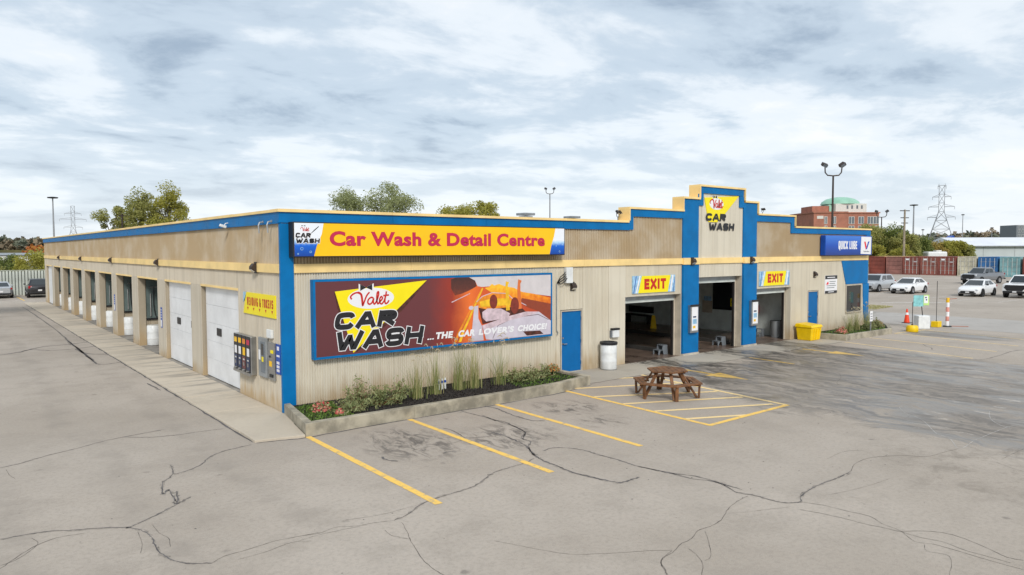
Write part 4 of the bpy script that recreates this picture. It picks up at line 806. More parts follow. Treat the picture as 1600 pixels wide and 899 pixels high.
# items on the front wall by the blue door
S = T('cable_box', 'white utility box with a black cable bundle beside the billboard', 'box', (9.6, -.01, 3.05)); O('cabinet', box(.10, .40, -.14, 0, .02, .55), M['white_plastic'], S, bevel=.012)
for i in range(4): O('cable', MB().tube([(.12,-.05-.03*i,.4-.07*i),(-.02,-.16,.34-.09*i),(-.16,-.12,.24-.08*i),(-.24+.03*i,-.03,.02)], .016, 6), M['black'], S)
tag(O('conduit', MB().tube([(9.36,-.03,3.05),(9.36,-.03,1.5),(9.4,-.05,1.42),(9.38,-.03,1.34)], .018, 8), M['galv']), 'thin vertical grey conduit between billboard and blue door', 'conduit')
S = T('towel_dispenser', 'small black and white dispenser on the wall above the white drum', 'dispenser', (11.98, -.005, 1.05)); O('housing', box(0, .32, -.14, 0, .0, .26), M['white_plastic'], S, bevel=.015); O('cover', box(-.01, .33, -.15, .001, .265, .33), M['black'], S); O('back_plate', box(-.05, .02, -.08, -.001, .0, .25), M['grey_plastic'], S)
# parapet floods, roof vents
def flood(loc, rz, label, sc=.6):
    s = T('floodlight', label, 'floodlight', loc, rz, 'floodlights on the parapet'); s.scale = (sc, sc, sc); O('bracket', MB().tube([(-.2,0,.25),(-.18,0,.05),(0,0,0),(.18,0,.05),(.2,0,.25)], .02).tube([(0,0,-.2),(0,0,0)], .025), M['dark_metal'], s)
    for sx in (-1, 1): h = O('lamp_head', MB().cbox((sx*.2,-.06,.30), (.24,.12,.22), Matrix.Rotation(R(-35), 3, 'X')), M['dark_metal'], s, bevel=.01); O('glass', MB().cbox((sx*.2,-.115,.262), (.19,.012,.17), Matrix.Rotation(R(-35), 3, 'X')), M['lens'], h)
flood((12.55, .2, 5.37), R(20), 'twin floodlight on the low parapet beside the cream step'); flood((21.9, .25, 5.83), R(60), 'small floodlight on the parapet right of the tall centre', .45)
for x, yv, z, n in ((18.8, 13.0, 6.25, 'further from the stepped parapet'), (24.3, 15.1, 6.3, 'nearer the stepped parapet')):
    s = T('roof_vent', 'grey louvred roof vent standing above the blue fascia, ' + n, 'vent', (x, yv, 4.7), 0, 'roof vents'); O('stack', box(-.28, .28, -.28, .28, 0, z-4.9), M['galv'], s); O('cap', box(-.38, .38, -.38, .38, z-4.85, z-4.72), M['galv'], s, bevel=.02)
    for i in range(3): O('louvre', box(-.32, .32, -.32, .32, z-5.35+.15*i, z-5.31+.15*i), M['dark_metal'], s)
# ------------------------------------------------------------------ planters
P1o = [(-.02,-.06),(-.44,-2.45),(2.4,-2.46),(5.2,-2.46),(7.4,-2.38),(8.95,-2.05),(9.0,-.03)]
P1i = [(.14,-.06),(-.22,-2.26),(2.4,-2.28),(5.2,-2.28),(7.35,-2.20),(8.78,-1.90),(8.82,-.03)]
S = T('planter', 'long low concrete planter bed under the maroon billboard', 'planter')
for i in range(len(P1o)-1): O('kerb', MB().prism_xy([P1o[i], P1o[i+1], P1i[i+1], P1i[i]], -.02, .29), M['kerb'], S, bevel=.015)
O('mulch_bed', MB().prism_xy([(.15,-.05)] + [(a+.02 if i == 0 else a, b+.01) for i, (a, b) in enumerate(P1i[1:])], .0, .21), M['mulch'], S)
P2o = [(25.3,-.05),(25.5,-1.82),(30.0,-1.88),(31.9,-.9),(32.2,.2),(31.5,.3)]; P2i = [(25.45,-.05),(25.65,-1.66),(29.95,-1.7),(31.7,-.8),(31.98,.15),(31.5,.18)]
S2 = T('planter', 'low concrete planter under the quick lube window corner', 'planter')
for i in range(len(P2o)-1): O('kerb', MB().prism_xy([P2o[i], P2o[i+1], P2i[i+1], P2i[i]], -.02, .27), M['kerb'], S2, bevel=.015)
O('mulch_bed', MB().prism_xy(P2i, .0, .20), M['mulch'], S2)
def leafmat(name, c, c2, rough=.6, trans=.25):
    m = bpy.data.materials.new(name); k = NT(m); g = k.n('ShaderNodeNewGeometry'); r = g.outputs['Random Per Island']
    f = k.math('ADD', k.math('MULTIPLY', r, .65), k.math('MULTIPLY', k.noise(k.coord(), 1.1, 3), .5)); f = k.mr(f, .25, .85, smooth=False)
    cc = k.mix(f, c, c2); k.base(cc); k.rough(rough); k.b.inputs['Specular IOR Level'].default_value = .25
    t = k.n('ShaderNodeBsdfTranslucent'); k.set(t.inputs[0], cc); mx = k.n('ShaderNodeMixShader'); mx.inputs[0].default_value = trans
    k.t.links.new(k.b.outputs[0], mx.inputs[1]); k.t.links.new(t.outputs[0], mx.inputs[2])
    k.t.links.new(mx.outputs[0], k.t.nodes['Material Output'].inputs[0]); M[name] = m
leafmat('grass_green', (.13,.18,.045), (.30,.35,.12)); leafmat('grass_dry', (.28,.28,.10), (.52,.47,.24)); leafmat('plume', (.60,.52,.36), (.80,.73,.56))
leafmat('shrub_green', (.15,.19,.07), (.38,.40,.19)); leafmat('ground_green', (.06,.12,.02), (.17,.27,.05)); leafmat('mum_pink', (.55,.06,.07), (.88,.36,.28)); leafmat('mum_rust', (.30,.10,.03), (.60,.28,.08))
leafmat('stone_mulch', (.012,.010,.009), (.05,.042,.036), .9, 0)
def blade(mb, rnd, x, y, h, lean, w, n=5, az=None, z=0):
    az = rnd.uniform(0, 6.283) if az is None else az; dx, dy = math.cos(az), math.sin(az); vs = []; px, py = -dy, dx
    for i in range(n+1):
        t = i/n; r = lean*t*t; zz = z+h*(t - .22*lean/h*t*t*t); ww = w*(1-t**1.6)*.5+.0008; vs += [(x+dx*r+px*ww, y+dy*r+py*ww, zz), (x+dx*r-px*ww, y+dy*r-py*ww, zz)]
    mb.add(vs, [(2*i, 2*i+1, 2*i+3, 2*i+2) for i in range(n)]); return (x+dx*lean, y+dy*lean, zz)
def tall_grass(x, y, h, nb, npl, spread, label, seed, z=.2, grp='tall ornamental grasses'):
    rnd = random.Random(seed); s = T('ornamental_grass', label, 'grass', (x, y, z), 0, grp); g = MB(); d = MB(); p = MB(); st = MB()
    for i in range(nb):
        a, b = rnd.gauss(0, .07), rnd.gauss(0, .07); hh = h*rnd.uniform(.22, .86)
        blade(g if rnd.random() < .52 else d, rnd, a*1.3, b*1.3, hh, rnd.uniform(.05, spread*1.7)*hh*rnd.choice((.5, 1, 1.3)), rnd.uniform(.007, .016))
    for i in range(npl+3):
        tip = blade(st, rnd, rnd.gauss(0,.03), rnd.gauss(0,.03), h*rnd.uniform(.85, 1.06), rnd.uniform(.05, .28), .010, 6)
        az = rnd.uniform(0, 6.28)
        for k in range(60):
            t = k/60; blade(p, rnd, tip[0]+math.cos(az)*.16*t, tip[1]+math.sin(az)*.16*t, .035, rnd.uniform(.01,.03), .010, 2, None, tip[2]-.10+.20*t-.20*t*t)
    O('blades', g, M['grass_green'], s); O('dry_blades', d, M['grass_dry'], s)
    if npl: O('stems', st, M['grass_dry'], s); O('plumes', p, M['plume'], s)
    return s
def shrub(x, y, h, r, n, label, seed, m='shrub_green', z=.2, spiky=.5, cat='shrub', grp=None, name='shrub'):
    rnd = random.Random(seed); s = T(name, label, cat, (x, y, z), 0, grp); tw = MB(); lf = MB()
    for i in range(n):
        az = rnd.uniform(0, 6.283); el = rnd.uniform(.15, 1.4); L = h*rnd.uniform(.5, 1.0)
        e = Vector((math.cos(az)*math.cos(el)*r, math.sin(az)*math.cos(el)*r, math.sin(el)*L)); tw.tube([(0,0,0), e*.5+Vector((0,0,.04)), e], [.006,.004,.002], 4, False)
        for k in range(17):
            t = rnd.uniform(.2, 1); c = e*t + Vector((rnd.gauss(0,.03), rnd.gauss(0,.03), rnd.gauss(0,.03)))
            a = Vector((rnd.gauss(0,1), rnd.gauss(0,1), rnd.gauss(.6,1))).normalized()*rnd.uniform(.03, .075); b = a.cross(Vector((rnd.gauss(0,1), rnd.gauss(0,1), rnd.gauss(0,1)))).normalized()*rnd.uniform(.008, .022)
            lf.add([c-a, c-b, c+a, c+b], [(0,1,2,3)])
    O('twigs', tw, M['wood'], s); O('foliage', lf, M[m], s); return s
def mum(x, y, r, label, seed, m, z=.2):
    rnd = random.Random(seed); s = T('flowering_mum', label, 'flower', (x, y, z)); lf = MB(); fl = MB()
    for i in range(420):
        v = Vector((rnd.gauss(0,1), rnd.gauss(0,1), abs(rnd.gauss(0,1)))).normalized(); c = Vector((v.x*r, v.y*r, v.z*r*.95))*rnd.uniform(.55, 1.12); c.z += .03+rnd.gauss(0,.015)
        n = (v + Vector((rnd.gauss(0,.6), rnd.gauss(0,.6), rnd.gauss(.2,.5)))).normalized(); a = n.orthogonal().normalized(); b = n.cross(a); k = rnd.uniform(.014, .032)
        (fl if rnd.random() < .55 else lf).add([c+a*k, c+(a*.5+b*.87)*k+n*.006, c+(-a*.5+b*.87)*k, c-a*k+n*.006, c+(-a*.5-b*.87)*k, c+(a*.5-b*.87)*k+n*.006], [tuple(range(6))])
    tag(O('blooms', fl, M[m], s), kind='stuff'); tag(O('leaves', lf, M['shrub_green'], s), kind='stuff')
def cover(name, label, poly, n, m, z, seed, h=.06):
    rnd = random.Random(seed); mb = MB(); xs = [p[0] for p in poly]; ys = [p[1] for p in poly]
    def inside(x, y):
        c = False; j = len(poly)-1
        for i in range(len(poly)):
            if (poly[i][1] > y) != (poly[j][1] > y) and x < (poly[j][0]-poly[i][0])*(y-poly[i][1])/(poly[j][1]-poly[i][1])+poly[i][0]: c = not c
            j = i
        return c
    while n > 0:
        x, y = rnd.uniform(min(xs), max(xs)), rnd.uniform(min(ys), max(ys))
        if not inside(x, y): continue
        n -= 1; a = rnd.uniform(0, 6.28); w = rnd.uniform(.012, .03); hh = rnd.uniform(.3, 1)*h; t = rnd.uniform(-.04, .04)
        mb.add([(x-math.cos(a)*w, y-math.sin(a)*w, z), (x+math.cos(a)*w, y+math.sin(a)*w, z+hh*.3), (x+t, y+t*.7, z+hh)], [(0,1,2)])
    tag(O(name, mb, M[m]), label, 'ground cover', None, 'stuff')
cover('ground_cover', 'bright green ground cover at the corner end of the billboard planter', [(.12,-.3),(-.2,-2.2),(1.0,-2.24),(.95,-1.3),(1.2,-.2)], 1700, 'ground_green', .2, 1, .07)
cover('ground_cover', 'low green ground cover at the door end of the billboard planter', [(6.2,-2.2),(8.7,-1.85),(8.75,-.2),(6.6,-.4)], 1500, 'ground_green', .2, 2, .07)
cover('bark_mulch', 'dark shredded bark mulch in the billboard planter', [(.15,-.1),(-.2,-2.24),(5.2,-2.26),(7.3,-2.18),(8.75,-1.88),(8.8,-.1)], 7000, 'stone_mulch', .205, 3, .045)
cover('ground_cover', 'green ground cover in the quick lube planter', [(25.6,-.3),(25.75,-1.6),(29.9,-1.65),(31.6,-.75),(31.9,.1)], 2200, 'ground_green', .19, 4, .08)
mum(.50, -1.15, .24, 'coral pink mum flowers at the corner of the billboard planter', 11, 'mum_pink'); mum(.72, -1.75, .10, 'small salmon mum flower on the mulch by the planter kerb', 12, 'mum_pink'); mum(8.5, -.8, .22, 'rusty brown withered mum beside the blue door', 13, 'mum_rust', .28)
shrub(1.45, -1.25, .95, .52, 38, 'tall wispy green shrub near the corner end of the billboard planter', 21); shrub(2.0, -1.45, .62, .55, 36, 'low spreading green shrub in the middle of three by the corner', 22); shrub(2.6, -1.3, .70, .48, 34, 'feathery green shrub beside the first tall grass', 23)
shrub(1.0, -1.6, .42, .5, 22, 'small low green shrub beside the coral mum', 24)
tall_grass(3.2, -1.25, 1.28, 90, 3, .35, 'tall green grass with pale plumes, first from the building corner', 31); tall_grass(3.88, -1.1, 1.45, 100, 4, .22, 'slender tall grass with plumes just before the white stakes', 32)
tall_grass(4.75, -1.0, 1.55, 120, 4, .25, 'thick tall grass with drooping plumes just past the white stakes', 33); tall_grass(5.22, -1.05, 1.5, 110, 3, .25, 'dense green grass clump next to the thick plumed grass', 34); tall_grass(6.1, -1.1, 1.55, 60, 4, .40, 'sparse tall grass with long bare plumed stems', 35)
shrub(6.75, -1.15, .50, .5, 28, 'green shrub just past the bare plumed stems', 25); shrub(7.3, -1.1, .62, .48, 34, 'spiky green shrub between two low shrubs near the door', 26); shrub(7.95, -1.0, .45, .48, 28, 'low green shrub beside the rusty mum', 27)
for i, dx in enumerate((-.13, 0, .12)):
    s = T('utility_stake', 'white and blue utility stake in the planter, ' + ('beside the slender plumed grass', 'between its two twins', 'beside the thick plumed grass')[i], 'stake', (4.36+dx, -.72+.03*i, .2), 0, 'utility stakes in the planter'); O('post', MB().lathe([(.03,0),(.03,.28),(.03,.30),(.012,.34)], 10), M['white_plastic'], s, smooth=True); O('blue_band', MB().lathe([(.032,.20),(.032,.27)], 10), M['blue_print'], s)
mum(26.5, -1.1, .28, 'dusty pink mum flowers in the quick lube planter', 14, 'mum_pink'); mum(31.0, -.7, .32, 'rust brown mum at the outer end of the quick lube planter', 15, 'mum_rust', .2)
tall_grass(27.7, -.9, 1.05, 110, 2, .35, 'pale green grass under the notice sign', 36); tall_grass(28.6, -.8, 1.2, 110, 4, .35, 'plumed grass left of the window', 37); tall_grass(29.6, -.8, 1.35, 110, 6, .35, 'plumed grass in front of the dark window', 38)
shrub(30.3, -.9, .55, .45, 50, 'low grey green shrub below the window', 28); shrub(29.0, -1.2, .45, .5, 40, 'low green shrub beside the small sign post', 29)
S = T('sign_post', 'small white sign on a short post in the quick lube planter', 'sign', (28.55, -1.5, .18)); O('post', box(-.03, .03, -.02, .02, 0, .95), M['galv'], S); O('board', box(-.13, .13, -.035, -.021, .5, 1.0), M['white_print'], S)
for i in range(3): O('text_line', box(-.09, .09, -.039, -.0355, .6+.12*i, .64+.12*i), M['grey_plastic'], S)

# ------------------------------------------------------------------ drums, tub, stools
DR = [(.0,.02),(.27,.02),(.285,.04),(.285,.28),(.290,.30),(.285,.32),(.285,.58),(.290,.60),(.285,.62),(.285,.86),(.27,.88)]
S = T('waste_drum', 'white drum bin with a black rim beside the first exit bay', 'bin', (11.45, -.42, .012)); O('drum', MB().lathe(DR[1:], 28), M['white_plastic'], S, smooth=True); O('rim', MB().lathe([(.275,.875),(.31,.88),(.315,.95),(.30,.97),(.21,.965),(.20,.80),(.19,.80)], 28, cap=False), M['black'], S, smooth=True); O('base_ring', MB().lathe([(.29,0),(.29,.03)], 28), M['steel'], S)
NTH = ['first', 'second', 'third', 'fourth', 'fifth', 'sixth', 'seventh']; DL = 'white plastic drum in the %s open wash bay beyond the garage doors'
proto = T('bay_drum', DL % 'first', 'drum', (.56, 16.75, .03), 0, 'white drums in the side bays')
O('drum', MB().lathe(DR[1:], 24), M['white_plastic'], proto, smooth=True); O('lid', MB().lathe([(.25,.881),(.25,.90),(.24,.91)], 24), M['off_white'], proto); O('band', MB().lathe([(.2875,.29),(.2905,.30),(.2875,.31)], 24, cap=False), M['off_white'], proto)
for k in range(1, 7): dup(proto, (.56, 16.75+4.86*k+random.uniform(-.1,.1)+.25, .03), 0, DL % NTH[k])
S = T('grit_tub', 'yellow lidded grit tub standing against the wall by the far bay', 'tub', (24.55, -.55, .012))
b = O('body', MB().add([(-.40,-.33,0),(.40,-.33,0),(.40,.33,0),(-.40,.33,0),(-.46,-.39,.60),(.46,-.39,.60),(.46,.39,.60),(-.46,.39,.60)], [(3,2,1,0),(4,5,6,7),(0,1,5,4),(1,2,6,5),(2,3,7,6),(3,0,4,7)]), M['tub_yellow'], S, bevel=.03)
O('lid', MB().add([(-.50,-.43,.601),(.50,-.43,.601),(.50,.43,.601),(-.50,.43,.601),(-.46,-.38,.70),(.46,-.38,.70),(.46,.40,.76),(-.46,.40,.76)], [(3,2,1,0),(4,5,6,7),(0,1,5,4),(1,2,6,5),(2,3,7,6),(3,0,4,7)]), M['tub_yellow'], S, bevel=.02)
for x in (-.2, .0, .2): O('rib', MB().beam((x,-.335,.03), (x*1.1,-.395,.55), .05, .03), M['tub_yellow'], S)
def stool(x, y, rz, label):
    s = T('step_stool', label, 'stool', (x, y, .02), rz, 'grey step stools in the bay doorways'); s.scale = (.82, .82, .82); O('step', box(-.22, .22, -.16, .14, .42, .46), M['grey_plastic'], s, bevel=.01); O('step', box(-.22, .22, -.40, -.16, .20, .24), M['grey_plastic'], s, bevel=.01)
    for sx in (-.2, .2): O('leg', MB().prism_yz([(-.42,0),(-.36,0),(-.30,.2),(-.14,.2),(-.10,0),(.16,0),(.12,.42),(-.16,.42),(-.18,.24),(-.40,.24)], sx-.02, sx+.02), M['grey_plastic'], s)
stool(15.75, .75, R(-100), 'grey plastic step stool in the first exit bay'); stool(19.85, .9, R(-100), 'grey plastic step stool in the taller centre bay'); stool(23.9, 1.6, R(-80), 'grey plastic step stool by the wall of the far bay')
S = T('waste_bin', 'grey metal bin inside the far exit bay', 'bin', (24.2, .9, .02)); O('drum', MB().lathe([(.24,0),(.27,.75),(.29,.76),(.29,.79)], 24), M['galv'], S, smooth=True); O('liner', MB().lathe([(.25,.791),(.25,.80)], 24), M['black'], S); O('handle', MB().tube([(.28,0,.6),(.32,0,.55),(.28,0,.5)], .012), M['steel'], S)
S = T('fire_extinguisher', 'red fire extinguisher on the wall inside the far bay', 'extinguisher', (24.50, 2.1, 1.05)); O('cylinder', MB().lathe([(.07,0),(.085,.03),(.085,.38),(.03,.46),(.03,.5)], 16), M['bright_red'], S, smooth=True); O('label', MB().prism_xy([(-.09,-.05),(-.088,-.05),(-.088,.05),(-.09,.05)], .15, .28), M['white_print'], S); O('hose', MB().tube([(0,0,.5),(-.07,-.06,.45),(-.09,-.08,.2)], .012), M['black'], S); O('valve', box(-.03, .03, -.02, .02, .5, .56), M['black'], S)
S = T('notice_board', 'brown notice board on the wall seen through the centre bay', 'board', (24.57, 5.4, .9), R(-90)); O('board', box(0, .6, 0, .02, 0, .62), M['frame_tan'], S); O('poster', box(.1, .55, -.004, -.001, .62, .85), M['lightblue_print'], S)
S = T('wet_floor_sign', 'yellow folding wet floor sign standing inside the first bay', 'sign', (22.8, 7.2, .02), R(-50))
for sy in (-1, 1): O('panel', MB().add([(-.16,sy*.22,0),(.16,sy*.22,0),(.09,sy*.02,.64),(-.09,sy*.02,.64),(-.16,sy*.24,0),(.16,sy*.24,0),(.09,sy*.04,.64),(-.09,sy*.04,.64)], [(0,1,2,3),(7,6,5,4),(0,4,5,1),(1,5,6,2),(2,6,7,3),(3,7,4,0)]), M['tub_yellow'], S)
O('handle', box(-.07, .07, -.03, .03, .64, .68), M['tub_yellow'], S)
S = T('bench', 'dark bench against the back wall inside the first bay', 'bench', (24.2, 9.5, .02), R(-90))
O('seat', box(-.9, .9, -.2, .2, .44, .5), M['black'], S); O('backrest', box(-.9, .9, .2, .26, .6, .95), M['black'], S)
for x in (-.8, .8): O('leg', box(x-.03, x+.03, -.18, .24, 0, .44), M['dark_metal'], S)
S = T('yellow_wall_sign', 'small yellow notice on the dark window inside the centre bay', 'sign', (24.545, 3.68, 1.3), R(-90)); O('board', box(0, .28, 0, .01, 0, .42), M['sign_lemon'], S); O('text_line', box(.04, .24, -.004, -.001, .2, .24), M['black_print'], S)

# ------------------------------------------------------------------ hexagonal picnic table
S = T('picnic_table', 'brown wooden hexagonal picnic table with attached benches on the hatched paint', 'picnic table', (9.49, -4.62, .004), R(-127))
def hexp(r, a=0): return [(r*math.cos(R(60*k+a)), r*math.sin(R(60*k+a))) for k in range(6)]
def clip_hex(r, y0, y1):
    h = hexp(r); out = []; ap = r*math.sqrt(3)/2
    def xw(y): return r - abs(y)/math.tan(R(60))
    ys = sorted({y0, y1} | ({0.} if y0 < 0 < y1 else set())); right = [(xw(y), y) for y in ys]; return right + [(-x, y) for x, y in reversed(right)]
ap = .60*math.sqrt(3)/2; nb = 7
for i in range(nb): O('tabletop_plank', MB().prism_xy(clip_hex(.60, -ap+2*ap*i/nb+.004, -ap+2*ap*(i+1)/nb-.004), .715, .755), M['wood'], S, bevel=.004)
for k in range(6):
    a0, a1 = R(60*k), R(60*k+60)
    for r0, r1 in ((.76, .885), (.897, 1.02)):
        c = [(r0*math.cos(a0), r0*math.sin(a0)), (r1*math.cos(a0), r1*math.sin(a0)), (r1*math.cos(a1), r1*math.sin(a1)), (r0*math.cos(a1), r0*math.sin(a1))]
        m = (sum(p[0] for p in c)/4, sum(p[1] for p in c)/4); c = [(m[0]+(p[0]-m[0])*.992, m[1]+(p[1]-m[1])*.992) for p in c]
        O('bench_plank', MB().prism_xy(c, .40, .44), M['wood'], S, bevel=.004)
    d = Vector((math.cos(a0), math.sin(a0), 0)); side = Vector((-d.y, d.x, 0))
    O('leg', MB().beam(d*.40+Vector((0,0,.70)), d*.86+Vector((0,0,.012)), .045, .085, up=side), M['wood'], S)
    O('leg', MB().beam(d*.90+Vector((0,0,.0))+side*.05, d*.92+Vector((0,0,.395))+side*.05, .045, .09, up=side), M['wood'], S)
    O('cross_brace', MB().beam(d*.56+Vector((0,0,.372))-side*.05, d*.98+Vector((0,0,.372))-side*.05, .04, .05), M['wood'], S); O('apron_rail', MB().beam(d*.05+Vector((0,0,.69)), d*.52+Vector((0,0,.69)), .04, .045), M['wood'], S)

# ------------------------------------------------------------------ lane furniture at the far right
S = T('traffic_cone', 'orange traffic cone with white collar beside the concrete lane', 'cone', (35.9, -.1, .004)); O('base', box(-.2, .2, -.2, .2, 0, .035), M['black'], S, bevel=.01); O('cone', MB().lathe([(.15,.036),(.095,.42),(.05,.72),(.03,.80)], 20), M['orange_cone'], S, smooth=True); O('collar', MB().lathe([(.094,.47),(.071,.60)], 20, cap=False), M['white_print'], S, smooth=True)
def weighted(x, y, label, round_):
    s = T('pole_base', label, 'pole base', (x, y, .002), 0, 'yellow pole bases'); k_ = .68 if round_ else .60; s.scale = (k_, k_, k_)
    O('base', MB().lathe([(.40,0),(.42,.05),(.42,.34),(.34,.46),(.1,.48)], 20) if round_ else box(-.4, .4, -.3, .3, 0, .52), M['tub_yellow'], s, smooth=round_, bevel=0 if round_ else .03); O('pole', MB().tube([(0,0,.4),(0,0,2.2 if round_ else 4.1)], .025), M['dark_metal'], s); O('collar', MB().lathe([(.06,.47 if round_ else .52),(.06,.56)], 12), M['dark_metal'], s)
weighted(31.75, -2.1, 'round yellow weighted base with a thin pole', True); weighted(34.95, -2.0, 'square yellow weighted base with a taller thin pole', False)
S = T('sign_drum', 'square white drum holding a leaning pole with teal and green signs', 'sign', (33.5, -1.85, .002), R(-40)); S.scale = (.72, .72, .78); O('drum', box(-.42, .42, -.36, .36, 0, .9), M['white_plastic'], S, bevel=.05); O('pole', MB().tube([(.05,0,.85),(-.12,0,2.1)], .03), M['dark_metal'], S)
O('teal_board', box(-.66, .05, -.06, -.032, 1.5, 2.25), M['teal_print'], S); O('green_board', box(.06, .46, -.055, -.032, 1.58, 2.28), M['lime_print'], S); O('white_panel', box(.10, .38, -.062, -.0555, 1.72, 2.22), M['white_print'], S)
O('emblem', MB().ellipse_xz(.22, 2.1, .06, .05, -.068, -.0625), M['navy_print'], S); O('emblem', MB().ellipse_xz(.26, 1.95, .05, .05, -.068, -.0625), M['navy_print'], S)
mat('c_pink', (.78,.33,.27), .5, var=.2)
S = T('delineator_post', 'orange and white banded delineator post with lane arms', 'post', (35.45, -2.35, .002)); S.scale = (.78, .78, .78); O('base', MB().lathe([(.28,0),(.26,.08)], 18), M['black'], S)
for i in range(6): O('band', MB().lathe([(.11,.081+i*.32),(.11,.40+i*.32)], 14), M['c_pink' if i in (1, 3) else ('white_print' if i != 5 else 'amber_print')], S)
O('arm', MB().beam((.1,0,1.9), (.55,-.35,1.95), .04), M['brick_far'], S); O('arm', MB().beam((-.1,0,1.9), (-.5,.35,1.95), .04), M['pole_wood'], S); O('foot_bar', MB().beam((.2,-.1,.05), (.9,-1.0,.04), .05, .04), M['brick_far'], S)
# ------------------------------------------------------------------ vehicles
def paintmat(name, c, metal=0):
    m = bpy.data.materials.new(name); k = NT(m); k.base(c); k.rough(.28); k.b.inputs['Metallic'].default_value = metal; k.b.inputs['Coat Weight'].default_value = .6; k.b.inputs['Coat Roughness'].default_value = .05; M[name] = m
paintmat('paint_white', (.80,.81,.82)); paintmat('paint_silver', (.50,.52,.54), .5); paintmat('paint_charcoal', (.06,.065,.07), .5); paintmat('paint_black', (.02,.02,.024), .2); paintmat('paint_grey', (.22,.23,.245), .5)
KIND = {
 'sedan': dict(st=[(2.30,.34,.60,.60),(2.22,.24,.70,.78),(1.95,.21,.78,.87),(1.3,.21,.90,.905),(.85,.21,.96,.91),(0,.21,.985,.91),(-1.2,.21,1.01,.91),(-1.75,.23,1.04,.89),(-2.15,.27,1.02,.82),(-2.3,.38,.92,.66)],
   base=(1.05,-1.95), roof=(.22,-1.15), hw=(.80,.60), zb=.95, zr=1.45, wh=(1.38,-1.32), wr=.33, split=-.45),
 'suv': dict(st=[(2.25,.40,.72,.66),(2.18,.28,.90,.82),(1.95,.25,.98,.90),(1.2,.25,1.06,.93),(.8,.25,1.10,.93),(0,.25,1.11,.93),(-1.3,.25,1.12,.93),(-1.9,.27,1.14,.92),(-2.2,.32,1.12,.86),(-2.3,.45,1.0,.72)],
   base=(1.0,-2.22), roof=(.35,-1.75), hw=(.83,.66), zb=1.08, zr=1.68, wh=(1.35,-1.35), wr=.36, split=-.45),
 'pickup': dict(st=[(2.80,.48,.98,.80),(2.74,.40,1.14,.93),(2.4,.38,1.20,.98),(1.6,.38,1.24,1.0),(1.15,.38,1.26,1.0),(0,.38,1.26,1.0),(-.95,.38,1.26,1.0),(-1.0,.38,1.30,1.0),(-2.3,.40,1.32,1.0),(-2.85,.48,1.30,.98),(-2.9,.55,1.2,.95)],
   base=(1.3,-.98), roof=(.65,-.78), hw=(.90,.72), zb=1.24, zr=1.90, wh=(1.78,-1.75), wr=.41, split=.2)}
